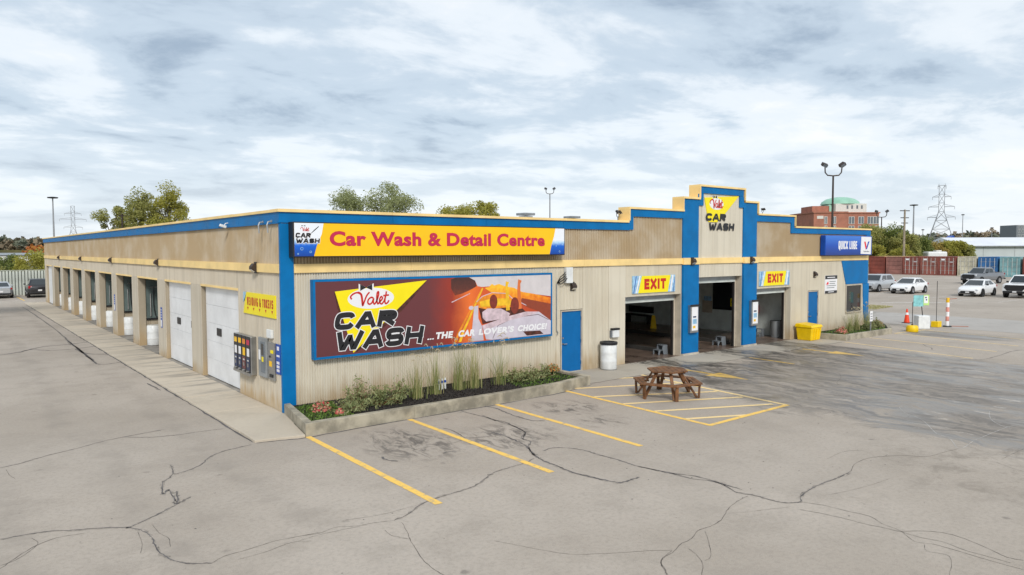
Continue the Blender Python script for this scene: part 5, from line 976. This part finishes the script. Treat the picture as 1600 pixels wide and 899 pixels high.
def car(name, kind, label, loc, rz, paint, rim='rim', front_black=False, grp='parked cars', cat=None):
    K = KIND[kind]; s = T(name, label, cat or ('pickup truck' if kind == 'pickup' else 'car'), loc, rz, grp); st = K['st']; mb = MB(); vs = []; fs = []
    for x, z0, z1, w in st:
        sec = [(.86*w, z0), (w*.97, z0+.08), (w, z0+(z1-z0)*.45), (w*.985, z0+(z1-z0)*.72), (w*.93, z1-.03), (w*.80, z1)]
        vs += [(x, y, z) for y, z in sec] + [(x, -y, z) for y, z in reversed(sec)]
    n = 12
    for i in range(len(st)-1):
        for k in range(n): a, b = i*n+k, i*n+(k+1)%n; fs.append((a, b, b+n, a+n))
    fs += [tuple(range(n-1,-1,-1)), tuple(range((len(st)-1)*n, len(st)*n))]
    O('body', mb.add(vs, [f[::-1] for f in fs]), M[paint], s, smooth=True)
    (bf, br), (rf, rr), (hb, hr), zb, zr = K['base'], K['roof'], K['hw'], K['zb'], K['zr']
    zm = zr-.05
    c = MB(); q = [(bf,hb,zb),(bf,-hb,zb),(br,-hb,zb),(br,hb,zb),(rf,hr+.02,zm),(rf,-hr-.02,zm),(rr,-hr-.02,zm),(rr,hr+.02,zm),(rf-.12,hr-.08,zr),(rf-.12,-hr+.08,zr),(rr+.1,-hr+.08,zr),(rr+.1,hr-.08,zr)]
    c.add(q, [(0,4,5,1),(1,5,6,2),(2,6,7,3),(3,7,4,0),(4,8,9,5),(5,9,10,6),(6,10,11,7),(7,11,8,4),(8,11,10,9)]); O('cabin', c, M[paint], s, smooth=True)
    def pane(nm, a, b, d, e, u0, u1, v0, v1, off=.006, m='car_glass'):
        a, b, d, e = map(Vector, (a, b, d, e)); P = lambda u, v: (a.lerp(b, u)).lerp(e.lerp(d, u), v)
        nrm = (b-a).cross(e-a).normalized(); ctr = (a+b+d+e)/4
        if nrm.dot(ctr - Vector((0,0,zb*.8))) < 0: nrm = -nrm
        pts = [P(u0,v0)+nrm*off, P(u1,v0)+nrm*off, P(u1,v1)+nrm*off, P(u0,v1)+nrm*off]; O(nm, MB().add(pts+[p-nrm*off*.9 for p in pts], [(0,1,2,3),(0,4,5,1),(1,5,6,2),(2,6,7,3),(3,7,4,0)]), M[m], s)
    pane('windscreen', q[0], q[1], q[5], q[4], .05, .95, .04, .95); pane('rear_window', q[2], q[3], q[7], q[6], .08, .92, .15, .92)
    t = (bf-K['split'])/(bf-br)
    for sg in (0, 1):
        A = (q[0], q[3], q[7], q[4]) if sg == 0 else (q[1], q[2], q[6], q[5])
        pane('side_window', *A, .10, t-.02, .10, .90); pane('side_window', *A, t+.02, .90, .10, .90)
    fx = st[0][0]; zf0, zf1, wf = st[0][1], st[0][2], st[0][3]; h = zf1
    for sg in (-1, 1):
        O('headlight', MB().cbox((fx-.10, sg*st[1][3]*.80, st[1][2]-.10), (.16,.34,.11 if kind != 'pickup' else .20), Matrix.Rotation(sg*R(-18), 3, 'Z')), M['lamp_clear'], s, bevel=.02)
        O('tail_light', MB().cbox((st[-2][0]-.01, sg*st[-2][3]*.84, st[-2][2]-.16), (.12,.30,.16 if kind == 'sedan' else .24)), M['tail_red'], s, bevel=.02)
        O('mirror', MB().cbox((bf-.35, sg*(st[4][3]+.09), zb+.08), (.12,.18,.13)), M[paint] if not front_black else M['black'], s, bevel=.03)
    gz0, gz1 = (zf0-.02, zf1-.10) if kind != 'pickup' else (.62, 1.10)
    O('grille', MB().prism_yz([(-wf*.82,gz1),(-wf*.98,(gz0+gz1)/2+.02),(-wf*.7,gz0),(wf*.7,gz0),(wf*.98,(gz0+gz1)/2+.02),(wf*.82,gz1)], fx-.05, fx+.022), M['black'], s)
    O('bumper', MB().box(fx-.14, fx+.035, -wf*1.08, wf*1.08, st[0][1]-.08, st[0][1]+.02 if kind != 'pickup' else .60), M['black'] if (front_black or kind != 'pickup') else M[paint], s, bevel=.03)
    O('rear_bumper', MB().box(st[-1][0]-.03, st[-1][0]+.12, -st[-1][3]*1.1, st[-1][3]*1.1, st[-1][1]-.06, st[-1][1]+.10), M['black'], s, bevel=.03)
    O('licence_plate', box(fx+.04, fx+.05, -.15, .15, zf0+.0, zf0+.12), M['plate_white'], s); O('licence_plate', box(st[-1][0]-.045, st[-1][0]-.034, -.15, .15, st[-1][1]+.16, st[-1][1]+.30), M['plate_white'], s)
    if kind == 'pickup': O('bed_cover', box(-2.8, -1.04, -.84, .84, 1.3195, 1.335), M['black'], s)
    for wx in K['wh']:
        for sg in (-1, 1):
            yw = sg*(st[4][3]-.10); r = K['wr']
            O('wheel_arch', MB().lathe([(r+.075,-.02 if sg > 0 else .02),(r+.07,.112*sg)], 24, (wx, yw, r), 'y'), M['black'], s)
            w = O('wheel', MB().lathe([(r*.60,.10*sg),(r*.93,.125*sg),(r,.10*sg),(r,-.12*sg),(r*.9,-.14*sg)], 24, (wx, yw+.01*sg, r), 'y'), M['tyre'], s, smooth=True)
            rm = MB().lathe([(r*.62,.11*sg),(r*.60,.132*sg),(r*.54,.12*sg),(r*.12,.115*sg)], 20, (wx, yw+.012*sg, r), 'y'); O('rim', rm, M[rim], w, smooth=True)
    return s
car('parked_suv', 'suv', 'silver compact SUV parked against the blue end of the building', (65.7, 15.3, .004), R(180), 'paint_silver')
car('parked_sedan', 'sedan', 'white hatchback sedan with black grille next to the silver SUV', (65.1, 11.95, .004), R(180), 'paint_white')
car('parked_sedan', 'sedan', 'white sedan with black wheels in front of the grey pickup', (65.5, 6.35, .004), R(180), 'paint_white', 'dark_rim', True)
car('pickup_truck', 'pickup', 'white pickup truck with a big black grille', (66.7, 3.05, .004), R(180), 'paint_white', 'dark_rim', True)
car('pickup_truck', 'pickup', 'dark grey pickup truck parked before the shipping containers', (91.5, 14.6, .004), R(168), 'paint_grey', 'rim', True)
car('parked_sedan', 'sedan', 'silver sedan seen from behind beside the ribbed metal fence', (-2.55, 62.2, .004), R(90), 'paint_silver')
car('parked_suv', 'suv', 'black SUV with red tail lights parked before the ribbed fence', (.35, 61.4, .004), R(88), 'paint_black')

# ------------------------------------------------------------------ metal fence behind the left cars
mat('fence_pale', (.55, .58, .52), .5, var=.15, sc=1); mat('fence_dark', (.10, .11, .10), .7, var=.2)
S = T('metal_fence', 'pale green ribbed metal fence behind two parked cars', 'fence', (0, 65.0, 0))
me = MB().prism_xy([(0,0),(.04,-.05),(.16,-.05),(.20,0),(.20,.02),(0,.02)], 0.02, 2.32).mesh('board'); me.materials.append(M['fence_pale'])
for i in range(44): O('board', me, None, S, loc=(-8.5+.255*i, random.uniform(-.006,.006), random.uniform(-.02,.02)))
O('backing', box(-8.6, 2.8, .03, .06, 0, 2.25), M['fence_dark'], S); O('top_rail', box(-8.6, 2.8, -.06, .07, 2.345, 2.39), M['fence_pale'], S)
for x in (-8.4, -5.6, -2.8, 0, 2.6): O('post', box(x-.05, x+.05, .061, .16, 0, 2.4), M['galv'], S)

# ------------------------------------------------------------------ shipping containers
def cmat(n, c): mat(n, c, .6, var=.25, sc=.9)
cmat('c_brown', (.24,.055,.035)); cmat('c_rose', (.30,.13,.105)); cmat('c_red', (.26,.075,.055)); cmat('c_rust', (.29,.095,.07)); cmat('c_cream', (.62,.58,.44)); cmat('c_blue', (.035,.16,.40)); cmat('c_teal', (.23,.43,.45))
CT = [(39.66,'c_brown','dark brown shipping container with plain ribbed end, beside the blue building corner',0),(36.88,'c_rose','dusty rose shipping container with plain ribbed end',0),(34.24,'c_red','red shipping container with white marks beside the dusty rose one',1),(31.55,'c_rust','rust red shipping container with white marks, middle of three red ones',1),
      (28.95,'c_red','red shipping container beside the cream one',1),(26.18,'c_cream','cream shipping container with rust marks',1),(23.38,'c_blue','blue shipping container behind the dark grey pickup',1),(20.53,'c_teal','pale teal shipping container',1),(17.63,'c_brown','brown shipping container right of the teal one',1),(14.8,'c_red','red shipping container past the brown one',1)]
for y0, m, label, doors in CT:
    w = 2.55; h = 2.95; s = T('shipping_container', label, 'container', (116, y0-w-.05, .0), 0, 'row of shipping containers')
    O('frame', MB().box(0,.12,0,.12,0,h).box(0,.12,w-.12,w,0,h).box(0,.12,.121,w-.121,h-.14,h).box(0,.12,.121,w-.121,0,.16), M[m], s)
    pr = []; L = 6.0; n = 20
    for i in range(n): a = .12+i*(L-.12)/n; p = (L-.12)/n; pr += [(a,0),(a+p*.3,0),(a+p*.5,.04),(a+p*.8,.04)]
    for yb, sg in ((.02, 1), (w-.02, -1)):
        O('side_wall', MB().prism_xy([(a, yb+sg*d) for a, d in pr]+[(L, yb+sg*.07),(.12, yb+sg*.07)], .1, h-.05), M[m], s)
    O('roof', box(.121, L, .03, w-.03, h-.05, h-.01), M['cream_pale'] if m in ('c_brown','c_rose') else M[m], s); O('back', box(L-.05, L, .1, w-.1, .05, h-.06), M[m], s)
    if doors:
        for d in range(2):
            a = .13+d*1.15; dd = O('door', box(.03,.08,a,a+1.13,.17,h-.15), M[m], s)
            for r_ in (.25, .85): O('lock_bar', MB().tube([(-.01,a+r_,.2),(-.01,a+r_,h-.2)], .025, 6), M['off_white'], dd)
            for z in (.8, 1.5, 2.2): O('hinge', box(.0,.029,a+.06,a+1.06,z-.02,z+.02), M['steel'], dd)
            if m in ('c_red','c_rust'): O('marking', box(.02,.0295,a+.3,a+.8,2.35,2.6) if d == 1 else box(.02,.0295,a+.3,a+.75,2.05,2.13), M['white_print'], dd)
    else:
        pr2 = [(0,0)]; 
        for i in range(4): O('end_panel', box(.04,.09,.13,w-.13,.18+i*.66,.80+i*.66), M[m], s)

# ------------------------------------------------------------------ trees
leafmat('leaf_olive', (.24,.26,.08), (.50,.48,.17), .6, .5); leafmat('leaf_green', (.11,.15,.04), (.27,.31,.09), .6, .45); leafmat('leaf_grey', (.25,.28,.12), (.46,.49,.25), .6, .5)
leafmat('leaf_yellow', (.28,.28,.05), (.54,.50,.12), .6, .5); leafmat('leaf_gold', (.30,.22,.05), (.50,.40,.12), .6, .35); leafmat('leaf_orange', (.38,.10,.03), (.52,.24,.06), .6, .3); leafmat('leaf_dark', (.03,.05,.02), (.08,.11,.04), .6, .2)
mat('bark', (.10,.08,.06), .95, var=.3)
def tree(name, label, x, y, h, rw, rz_, m, seed, zb=0, leaves=5200, leaf=.24, trunk=.2, clumps=34, grp=None, cat='tree', low=.25, lopen=1.0):
    rnd = random.Random(seed); s = T(name, label, cat, (x, y, zb), 0, grp); tr = MB(); lf = MB(); cz = h-rz_
    th = max(cz-rz_*.4, .5); base = [(0,0,-.1),(rnd.gauss(0,.1),rnd.gauss(0,.1),th*.5),(rnd.gauss(0,.15),rnd.gauss(0,.15),cz)]
    tr.tube([tuple(p) for p in smoothline(base, 4)], [trunk*(1-.06*i) for i in range(9)], 8)
    cl = []
    for i in range(clumps):
        v = Vector((rnd.gauss(0,1), rnd.gauss(0,1), rnd.gauss(.15,1))).normalized(); rr = rnd.uniform(.35, 1.0)**.6*rnd.uniform(.82, 1.12)
        c = Vector((v.x*rw*rr, v.y*rw*rr, cz+v.z*rz_*rr)); 
        if c.z < h*low: c.z = h*low + rnd.random()*rz_*.3
        cl.append((c, rnd.uniform(.24, .46)*min(rw, rz_)*lopen))
        if i % 2 == 0: tr.tube([(0,0,max(.4, min(th, c.z*.6))), tuple(Vector((c.x*.5, c.y*.5, (c.z+th)/2))), tuple(c)], [trunk*.45, trunk*.25, trunk*.08], 5, False)
    for i in range(int(leaves*2.1)):
        c, r = rnd.choice(cl); v = Vector((rnd.gauss(0,1), rnd.gauss(0,1), rnd.gauss(0,.85))); v = v/max(v.length, .01)*r*rnd.random()**.4
        p = c+v; a = Vector((rnd.gauss(0,1), rnd.gauss(0,1), rnd.gauss(0,.6))).normalized(); b = a.cross(Vector((rnd.gauss(0,1), rnd.gauss(0,1), rnd.gauss(0,1)))).normalized(); k = leaf*1.0*rnd.uniform(.5, 1.15)
        lf.add([p-a*k*.6, p-b*k*.38, p+a*k*.6, p+b*k*.38], [(0,1,2,3)])
    O('trunk', tr, M['bark'], s, smooth=True); O('crown', lf, M[m], s); return s
tree('poplar_tree', 'slim olive tree behind the roof beside the pylon', 10.4, 84.5, 10.4, 1.9, 3.2, 'leaf_olive', 41, leaves=3000, leaf=.2, lopen=.9, clumps=30)
tree('tree', 'small bare twiggy tree between the slim and the broad olive trees', 11.9, 83.5, 8.0, 1.5, 2.0, 'leaf_grey', 47, leaves=500, leaf=.16)
tree('tree', 'broad olive green tree behind the long side roof, left half', 13.3, 81.8, 11.1, 2.3, 3.4, 'leaf_olive', 42, leaves=4600, leaf=.22, clumps=40)
tree('tree', 'tall yellow green tree behind the long side roof, right half', 16.0, 80.0, 12.3, 2.5, 3.8, 'leaf_yellow', 43, leaves=5200, leaf=.22, clumps=44)
tree('willow_tree', 'grey green broad tree behind the long yellow sign, left crown', 35.6, 69.8, 12.2, 3.3, 4.3, 'leaf_grey', 44, leaves=6000, leaf=.22, clumps=46); tree('willow_tree', 'grey green broad tree behind the long yellow sign, right crown', 40.0, 66.9, 12.6, 3.7, 4.4, 'leaf_grey', 45, leaves=7000, leaf=.22, clumps=52)
tree('tree', 'low thin grey twigs beside the grey green trees', 33.4, 70.5, 9.7, 1.4, 1.6, 'leaf_grey', 48, leaves=600, leaf=.16)
tree('tree', 'bright yellow green tree with a rounded top behind the roof', 41.4, 52.8, 10.5, 2.7, 3.4, 'leaf_yellow', 46, leaves=5600, leaf=.21, clumps=44); tree('tree', 'yellow green tree beside the rounded one, nearer the roof vents', 44.4, 50.6, 10.0, 1.9, 2.6, 'leaf_yellow', 49, leaves=3200, leaf=.2, clumps=30)
tree('tree', 'dark tree whose branch tips reach in beyond the fence', -8.3, 36.5, 8.6, 2.6, 2.2, 'leaf_dark', 50, leaves=3600, leaf=.2)
tree('bush', 'big round olive bush behind the ribbed metal fence', 1.4, 71.6, 4.1, 2.6, 2.2, 'leaf_yellow', 51, leaves=6500, leaf=.2, clumps=60, cat='bush', low=.1); tree('bush', 'dark green bush behind the ribbed fence, left of the olive bush', -1.4, 79.0, 3.7, 2.2, 1.9, 'leaf_green', 52, leaves=4200, leaf=.2, clumps=40, cat='bush', low=.1); tree('bush', 'rough brown green bush behind the fence above the silver sedan', -3.4, 73.0, 3.0, 2.0, 1.5, 'leaf_olive', 53, leaves=3000, leaf=.18, cat='bush', low=.1)
RT = [(130.5,46.2,8.6,3.4,3.6,'leaf_olive','olive tree just past the building corner behind containers'),(133.5,43.6,8.3,3.2,3.6,'leaf_green','green tree beneath the twin street lamp'),(131,40.3,6.9,2.7,3.0,'leaf_olive','low olive tree left of the utility pole'),(136.5,40.8,7.0,2.8,3.0,'leaf_green','dark green tree just right of the utility pole'),
      (142.5,42.0,5.7,2.4,2.3,'leaf_gold','golden tree left of the right pylon foot'),(144.5,40.2,5.4,2.0,2.2,'leaf_gold','small golden tree below the right pylon'),(147,38.6,5.9,2.6,2.5,'leaf_yellow','yellow tree right below the right pylon'),(150,37.4,5.0,2.0,2.0,'leaf_olive','dull tree beside the pale warehouse'),
      (124.5,43.4,4.9,2.4,1.9,'leaf_yellow','bright lime bush behind the brown container'),(125.8,38.5,4.4,2.2,1.7,'leaf_yellow','bright lime bush behind the red containers')]
for i, (x, y, h, rw, rz_, m, lab) in enumerate(RT): tree('tree', lab, x, y, h, rw, rz_, m, 60+i, leaves=4800, leaf=.30, clumps=46, grp='trees behind the containers', low=.15)

# ------------------------------------------------------------------ far ridges of wood
def ridge(name, label, pts, n, mats, seed, size):
    rnd = random.Random(seed); mb = MB(); vs = []
    for m_i, m in enumerate(mats):
        mb = MB()
        for i in range(n):
            t = rnd.random()*(len(pts)-1); k = int(t); f = t-k; a, b = pts[k], pts[k+1]; c = Vector(a).lerp(Vector(b), f); c.z *= rnd.uniform(.25, 1.0); c += Vector((rnd.gauss(0,10), rnd.gauss(0,10), 0))
            for j in range(22):
                v = Vector((rnd.gauss(0,1), rnd.gauss(0,1), rnd.gauss(0,.7))).normalized()*size*rnd.uniform(.4, 1.0); p = c+v-Vector((0,0,size*.6))
                a2 = Vector((rnd.gauss(0,1), rnd.gauss(0,1), rnd.gauss(0,1))).normalized(); b2 = a2.cross(Vector((rnd.gauss(0,1), rnd.gauss(0,1), rnd.gauss(0,1)))).normalized(); q = size*rnd.uniform(.25, .5)
                mb.add([p-a2*q, p-b2*q, p+a2*q, p+b2*q], [(0,1,2,3)])
        tag(O(name, mb, M[m]), label[m_i], 'woodland', None, 'stuff')
leafmat('wood_far', (.11,.13,.10), (.20,.21,.15), .8, .1); leafmat('wood_brown', (.20,.16,.11), (.30,.24,.16), .8, .1)
ridge('far_wood', ['distant grey green wooded ridge behind the fence', 'distant brown autumn woods on the ridge behind the fence'], [(-40,760,15),(20,735,16),(60,705,15),(110,670,13),(190,640,11)], 420, ['wood_far','wood_brown'], 5, 4.5)
ridge('far_wood', ['distant orange autumn trees on the slope behind the fence'], [(36,640,9),(50,610,9),(58,590,8)], 12, ['leaf_orange'], 6, 3.0)
ridge('far_wood', ['distant grey green wooded ridge behind the right pylon', 'distant brown woods on the ridge behind the warehouse'], [(600,400,12),(690,330,15),(745,285,17),(800,240,22),(860,190,22),(930,120,18)], 420, ['wood_far','wood_brown'], 7, 5)
def hill(name, poly, m): return tag(O(name, MB().prism_xy(poly, -1, 5), M[m]), None, None, None, 'structure')
hill('hill', [(-200,660),(240,600),(300,800),(-200,900)], 'field'); hill('hill', [(560,420),(960,80),(1100,200),(700,560)], 'field')
S = T('shed', 'long low grey shed far behind the ribbed fence', 'building', (20, 337, 0)); O('wall', box(-40, 40, -7, 8, 0, 2.6), M['galv'], S); O('roof', MB().prism_yz([(-7.6,2.605),(8.6,2.605),(.5,3.5)], -40.5, 40.5), M['galv'], S)
for i in range(9): O('roller_door', box(-36+8.4*i, -31+8.4*i, -7.06, -7.001, 0, 2.3), M['off_white'], S)

# ------------------------------------------------------------------ poles, masts, pylons
def lamp_post(name, label, x, y, h, sc=1, grp='twin floodlight posts', rz=0, m='dark_bronze'):
    s = T(name, label, 'lamp post', (x, y, 0), rz, grp); O('post', MB().tube([(0,0,0),(0,0,h-1.1*sc)], [.10*sc,.065*sc], 10), M[m], s, smooth=True); O('base', box(-.25*sc,.25*sc,-.25*sc,.25*sc,0,.5*sc), M['concrete'], s)
    O('arm', MB().tube([(-.62*sc,0,h-.45*sc),(-.60*sc,0,h-.85*sc),(-.42*sc,0,h-1.06*sc),(0,0,h-1.1*sc),(.42*sc,0,h-1.06*sc),(.60*sc,0,h-.85*sc),(.64*sc,0,h-.45*sc)], .05*sc, 8), M[m], s, smooth=True)
    for sx, rx in ((-1, R(20)), (1, R(-35))):
        hd = O('lamp_head', MB().cbox((sx*.66*sc, 0, h-.28*sc), (.42*sc,.36*sc,.24*sc), Matrix.Rotation(rx, 3, 'Y') @ Matrix.Rotation(R(25), 3, 'X')), M[m], s, bevel=.02*sc); O('lamp_glass', MB().cbox((sx*.66*sc, -.15*sc, h-.36*sc), (.34*sc,.10*sc,.20*sc), Matrix.Rotation(rx, 3, 'Y') @ Matrix.Rotation(R(25), 3, 'X')), M['grey_glass'], hd)
lamp_post('lamp_post', 'twin floodlight post rising behind the blue quick lube sign', 53.8, 13.7, 11.75, 1.15, rz=R(-40)); lamp_post('lamp_post', 'twin floodlight post standing behind the low roof near the vents', 40.0, 34.9, 10.3, .62, rz=R(-35)); lamp_post('lamp_post', 'far twin floodlight post above the green trees', 147.3, 51.9, 12.4, 1.5, rz=R(-60))
def mast(name, label, x, y, h, r, head, grp=None):
    s = T(name, label, 'mast', (x, y, 0), R(-40), grp); O('pole', MB().tube([(0,0,0),(0,0,h)], [r*1.1, r*.62], 8), M['pole_grey'], s); O('head', MB().lathe([(head*.3,h-.2),(head*.8,h-.1),(head*.85,h+.25),(head*.3,h+.4)], 14), M['dark_metal'], s)
mast('high_mast_light', 'tall slim light mast rising over the far end of the building', 25.0, 278, 22.6, .32, 2.0); mast('high_mast_light', 'tall light mast just right of the utility pole', 312, 113.5, 22.2, .38, 1.9); mast('high_mast_light', 'distant thin light mast right of the pylon', 439, 140, 22.8, .26, 1.0); mast('high_mast_light', 'faint distant mast between twin floodlights and utility pole', 420, 153, 14.5, .24, .9); mast('high_mast_light', 'faint distant mast left of the red brick building', 420, 215, 19.0, .22, .9); mast('high_mast_light', 'distant mast above the dark office block', 530, 155, 17.5, .3, 1.2)
S = T('utility_pole', 'wooden utility pole with crossarms behind the containers', 'pole', (123.4, 37.2, 0), R(-30)); s_ = .88; O('pole', MB().tube([(0,0,0),(0,0,10.9)], [.22,.15], 10), M['pole_wood'], S, smooth=True)
for z, w in ((10.7, .9), (9.5, .75), (8.6, .6)): O('crossarm', box(-w, w, -.07, .07, z-.07, z+.07), M['dark_metal'], S)
def pylon(label, x, y, h, w, arms, rz, taper=.62):
    s = T('pylon', label, 'pylon', (x, y, 0), rz, 'lattice power pylons'); N = 8; lv = [h*i/N for i in range(N+1)]; hw = lambda z: (w*(1-z/(h*taper))+w*.16*(z/(h*taper))) if z < h*taper else w*.16
    lg = MB(); br = MB(); r = w*.019
    for i in range(N):
        a, b = hw(lv[i]), hw(lv[i+1]); z0, z1 = lv[i], lv[i+1]
        for sx, sy in ((1,1),(1,-1),(-1,-1),(-1,1)):
            lg.beam((sx*a,sy*a,z0), (sx*b,sy*b,z1), r*1.5)
            tx, ty = (-sx, sy) if sx*sy > 0 else (sx, -sy); br.beam((sx*a,sy*a,z0), (tx*b,ty*b,z1), r*.8); br.beam((tx*a,ty*a,z0), (sx*b,sy*b,z1), r*.8); br.beam((sx*b,sy*b,z1), (tx*b,ty*b,z1), r*.8)
    O('leg_frame', lg, M['pole_grey'], s); O('bracing', br, M['pole_grey'], s)
    for z, L in arms:
        a = MB(); q = hw(z)
        for sx in (-1, 1):
            a.beam((sx*q,-q,z), (sx*L,0,z), r*1.3); a.beam((sx*q,q,z), (sx*L,0,z), r*1.3); a.beam((sx*q,0,z+h*.035), (sx*L,0,z), r*1.1); a.beam((sx*L,0,z), (sx*L,0,z-h*.04), r*1.2)
        O('crossarm', a, M['pole_grey'], s)
pylon('small lattice power pylon beyond the far end of the building', 60, 507, 32.3, 6.2, [(27.5,4.5),(24,7.2),(19,5)], R(-5), .55); pylon('tall lattice power pylon above the ridge behind the warehouse', 485.6, 168.7, 43.6, 9.5, [(43.2,2.2),(36.5,5),(30.3,7),(23.8,7.5)], R(-70), .62)
S = T('utility_pole', 'dark pole standing before the slim olive tree', 'pole', (10.9, 80.5, 0)); O('pole', MB().tube([(0,0,0),(0,0,8.7)], [.13,.1], 8), M['dark_bronze'], S); O('crossarm', box(-.35,.35,-.06,.06,8.4,8.55), M['dark_bronze'], S)

# ------------------------------------------------------------------ far buildings
def windows(par, face, rects, depth=.25):
    """face: (origin, xdir) in building space; each rect (u0,u1,z0,z1) becomes a window part with pane and mullion"""
    o, d = Vector(face[0]), Vector(face[1]); n = Vector((d.y, -d.x, 0))
    for u0, u1, z0, z1 in rects:
        def q(u, z, out): p = o+d*u+n*out; return (p.x, p.y, z)
        def slab(a, b, c, e, o0, o1): return MB().add([q(a,c,o0),q(b,c,o0),q(b,e,o0),q(a,e,o0),q(a,c,o1),q(b,c,o1),q(b,e,o1),q(a,e,o1)], [(3,2,1,0),(4,5,6,7),(0,1,5,4),(1,2,6,5),(2,3,7,6),(3,0,4,7)])
        w = O('window', slab(u0, u1, z0, z1, -.05, .06), M['off_white'], par); m_ = (u0+u1)/2
        O('pane', slab(u0+.12, m_-.08, z0+.12, z1-.12, .061, .075), M['grey_glass'], w); O('pane', slab(m_+.08, u1-.12, z0+.12, z1-.12, .061, .075), M['grey_glass'], w)
S = T('brick_building', 'red brick block with a green domed roof beyond the low roof', 'building', (240.5, 106.4, 0), R(-39))
O('wall', box(-11.5, .2, -1.2, 20, 0, 16.6), M['brick_far'], S); O('wall', box(.2, 11.6, 0, 20, 0, 16.5), M['brick_far'], S); O('parapet', box(-11.8, .3, -1.5, 20.2, 16.601, 17.1), M['brick_far'], S); O('parapet', box(.31, 11.9, -.3, 20.2, 16.501, 16.9), M['brick_far'], S)
O('stair_tower', box(-10, -4, 4, 14, 17.101, 19.3), M['brick_far'], S); O('penthouse', box(-2.6, 8.2, 2, 14, 17.0, 20.0), M['off_white'], S)
O('dome', MB().lathe([(6.6,20.0),(6.2,20.9),(4.8,21.9),(2.6,22.5),(.3,22.7)], 24, (1.5,8,0)), M['green_dome'], S, smooth=True); O('stair_tower', box(-4.2, -2.65, 4, 14, 17.101, 19.8), M['green_dome'], S)
rows = [3.2, 6.4, 9.6, 12.8]
windows(S, ((.2,0,0), (1,0,0)), [(u, u+2.0, z, z+2.6) for z in rows for u in (.9, 4.2, 7.4, 9.4)][:]); windows(S, ((-11.5,-1.2,0), (1,0,0)), [(u, u+1.1, z, z+2.6) for z in rows for u in (3.6, 6.6)])
for u in (1.2, 2.8, 4.6, 6.2): O('penthouse_window', box(u, u+.6, 1.94, 1.999, 18.2, 19.4), M['grey_glass'], S)
O('emblem', box(-10.4, -8.2, -1.26, -1.201, 14.6, 15.6), M['off_white'], S)
S = T('warehouse', 'pale grey metal warehouse with white sloped roof behind the containers', 'building', (171.8, 44.7, 0), R(-38.5))
O('wall', box(0, 60, 0, 16, 0, 4.75), M['galv'] if False else mat('warehouse_wall', (.50,.55,.56), .6, var=.06, sc=.3), S)
O('roof', MB().prism_yz([(-.6,4.755),(16.6,4.755),(8,6.75)], -.8, 60.8), mat('warehouse_roof', (.72,.75,.80), .5, var=.06, sc=.2), S); O('gutter', box(-.8, 60.8, -.75, -.601, 4.6, 4.80), M['galv'], S)
for i in range(8): O('wall_seam', box(4+7*i, 4.08+7*i, -.03, -.001, .2, 4.6), M['galv'], S)
S = T('office_block', 'distant dark office block at the edge above the warehouse', 'building', (697, 191, 0), R(-38)); O('wall', box(0, 40, 0, 20, 0, 23.6), M['grey_plastic'], S)
windows(S, ((0,0,0), (1,0,0)), [(1.5+3.2*i, 3.9+3.2*i, z, z+2.4) for i in range(6) for z in (13.5, 17.5, 20.8)])
S = T('box_van', 'white van roof showing above the red containers', 'van', (134, 36.2, 0), R(-38)); O('box', box(-1.9, 1.6, -1, 1, .6, 3.65), M['white_plastic'], S, bevel=.25); O('cab', box(1.6, 2.5, -.95, .95, .5, 2.6), M['white_plastic'], S, bevel=.2); O('roof_unit', box(-.2, .8, -.5, .5, 3.66, 3.9), M['off_white'], S, bevel=.05)
for x in (-1.2, 1.8):
    for sy in (-1, 1): O('wheel', MB().lathe([(.4,-.12),(.4,.12)], 16, (x, sy*.85, .4), 'y'), M['tyre'], S)
S = T('low_shed', 'long cream roofed shed behind the brown containers', 'building', (127, 41, 0), R(-90)); O('wall', box(-7, 2, 0, 3, 0, 3.0), M['off_white'], S); O('roof', box(-7.2, 2.2, -.2, 3.2, 3.001, 3.25), M['cream_pale'], S)
S = T('low_building', 'low blue and white building beneath the right pylon', 'building', (362, 128, 0), R(-38)); O('wall', box(-8, 30, 0, 10, 0, 7.2), M['off_white'], S); O('blue_gable', MB().prism_xz([(8,7.2),(14,7.2),(13,10.4)], -.1, 4), M['blue_print'], S); O('roof', box(-8.3, 30.3, -.3, 10.3, 7.201, 7.6), M['warehouse_roof'], S)
S = T('low_building', 'low red roofed building left of the pale warehouse', 'building', (330, 100, 0), R(-38)); O('wall', box(-2, 12, 0, 10, 0, 5.6), M['brick_far'], S); O('roof', MB().prism_yz([(-.5,5.601),(10.5,5.601),(5,7.6)], -2.5, 12.5), M['c_rust'], S)
# grass verge by the lane
cover('grass_verge', 'dry grass patch beside the concrete lane', [(43.5,5.2),(47,5.4),(47.4,7.5),(44,7.4)], 1500, 'grass_dry', .004, 8, .12)
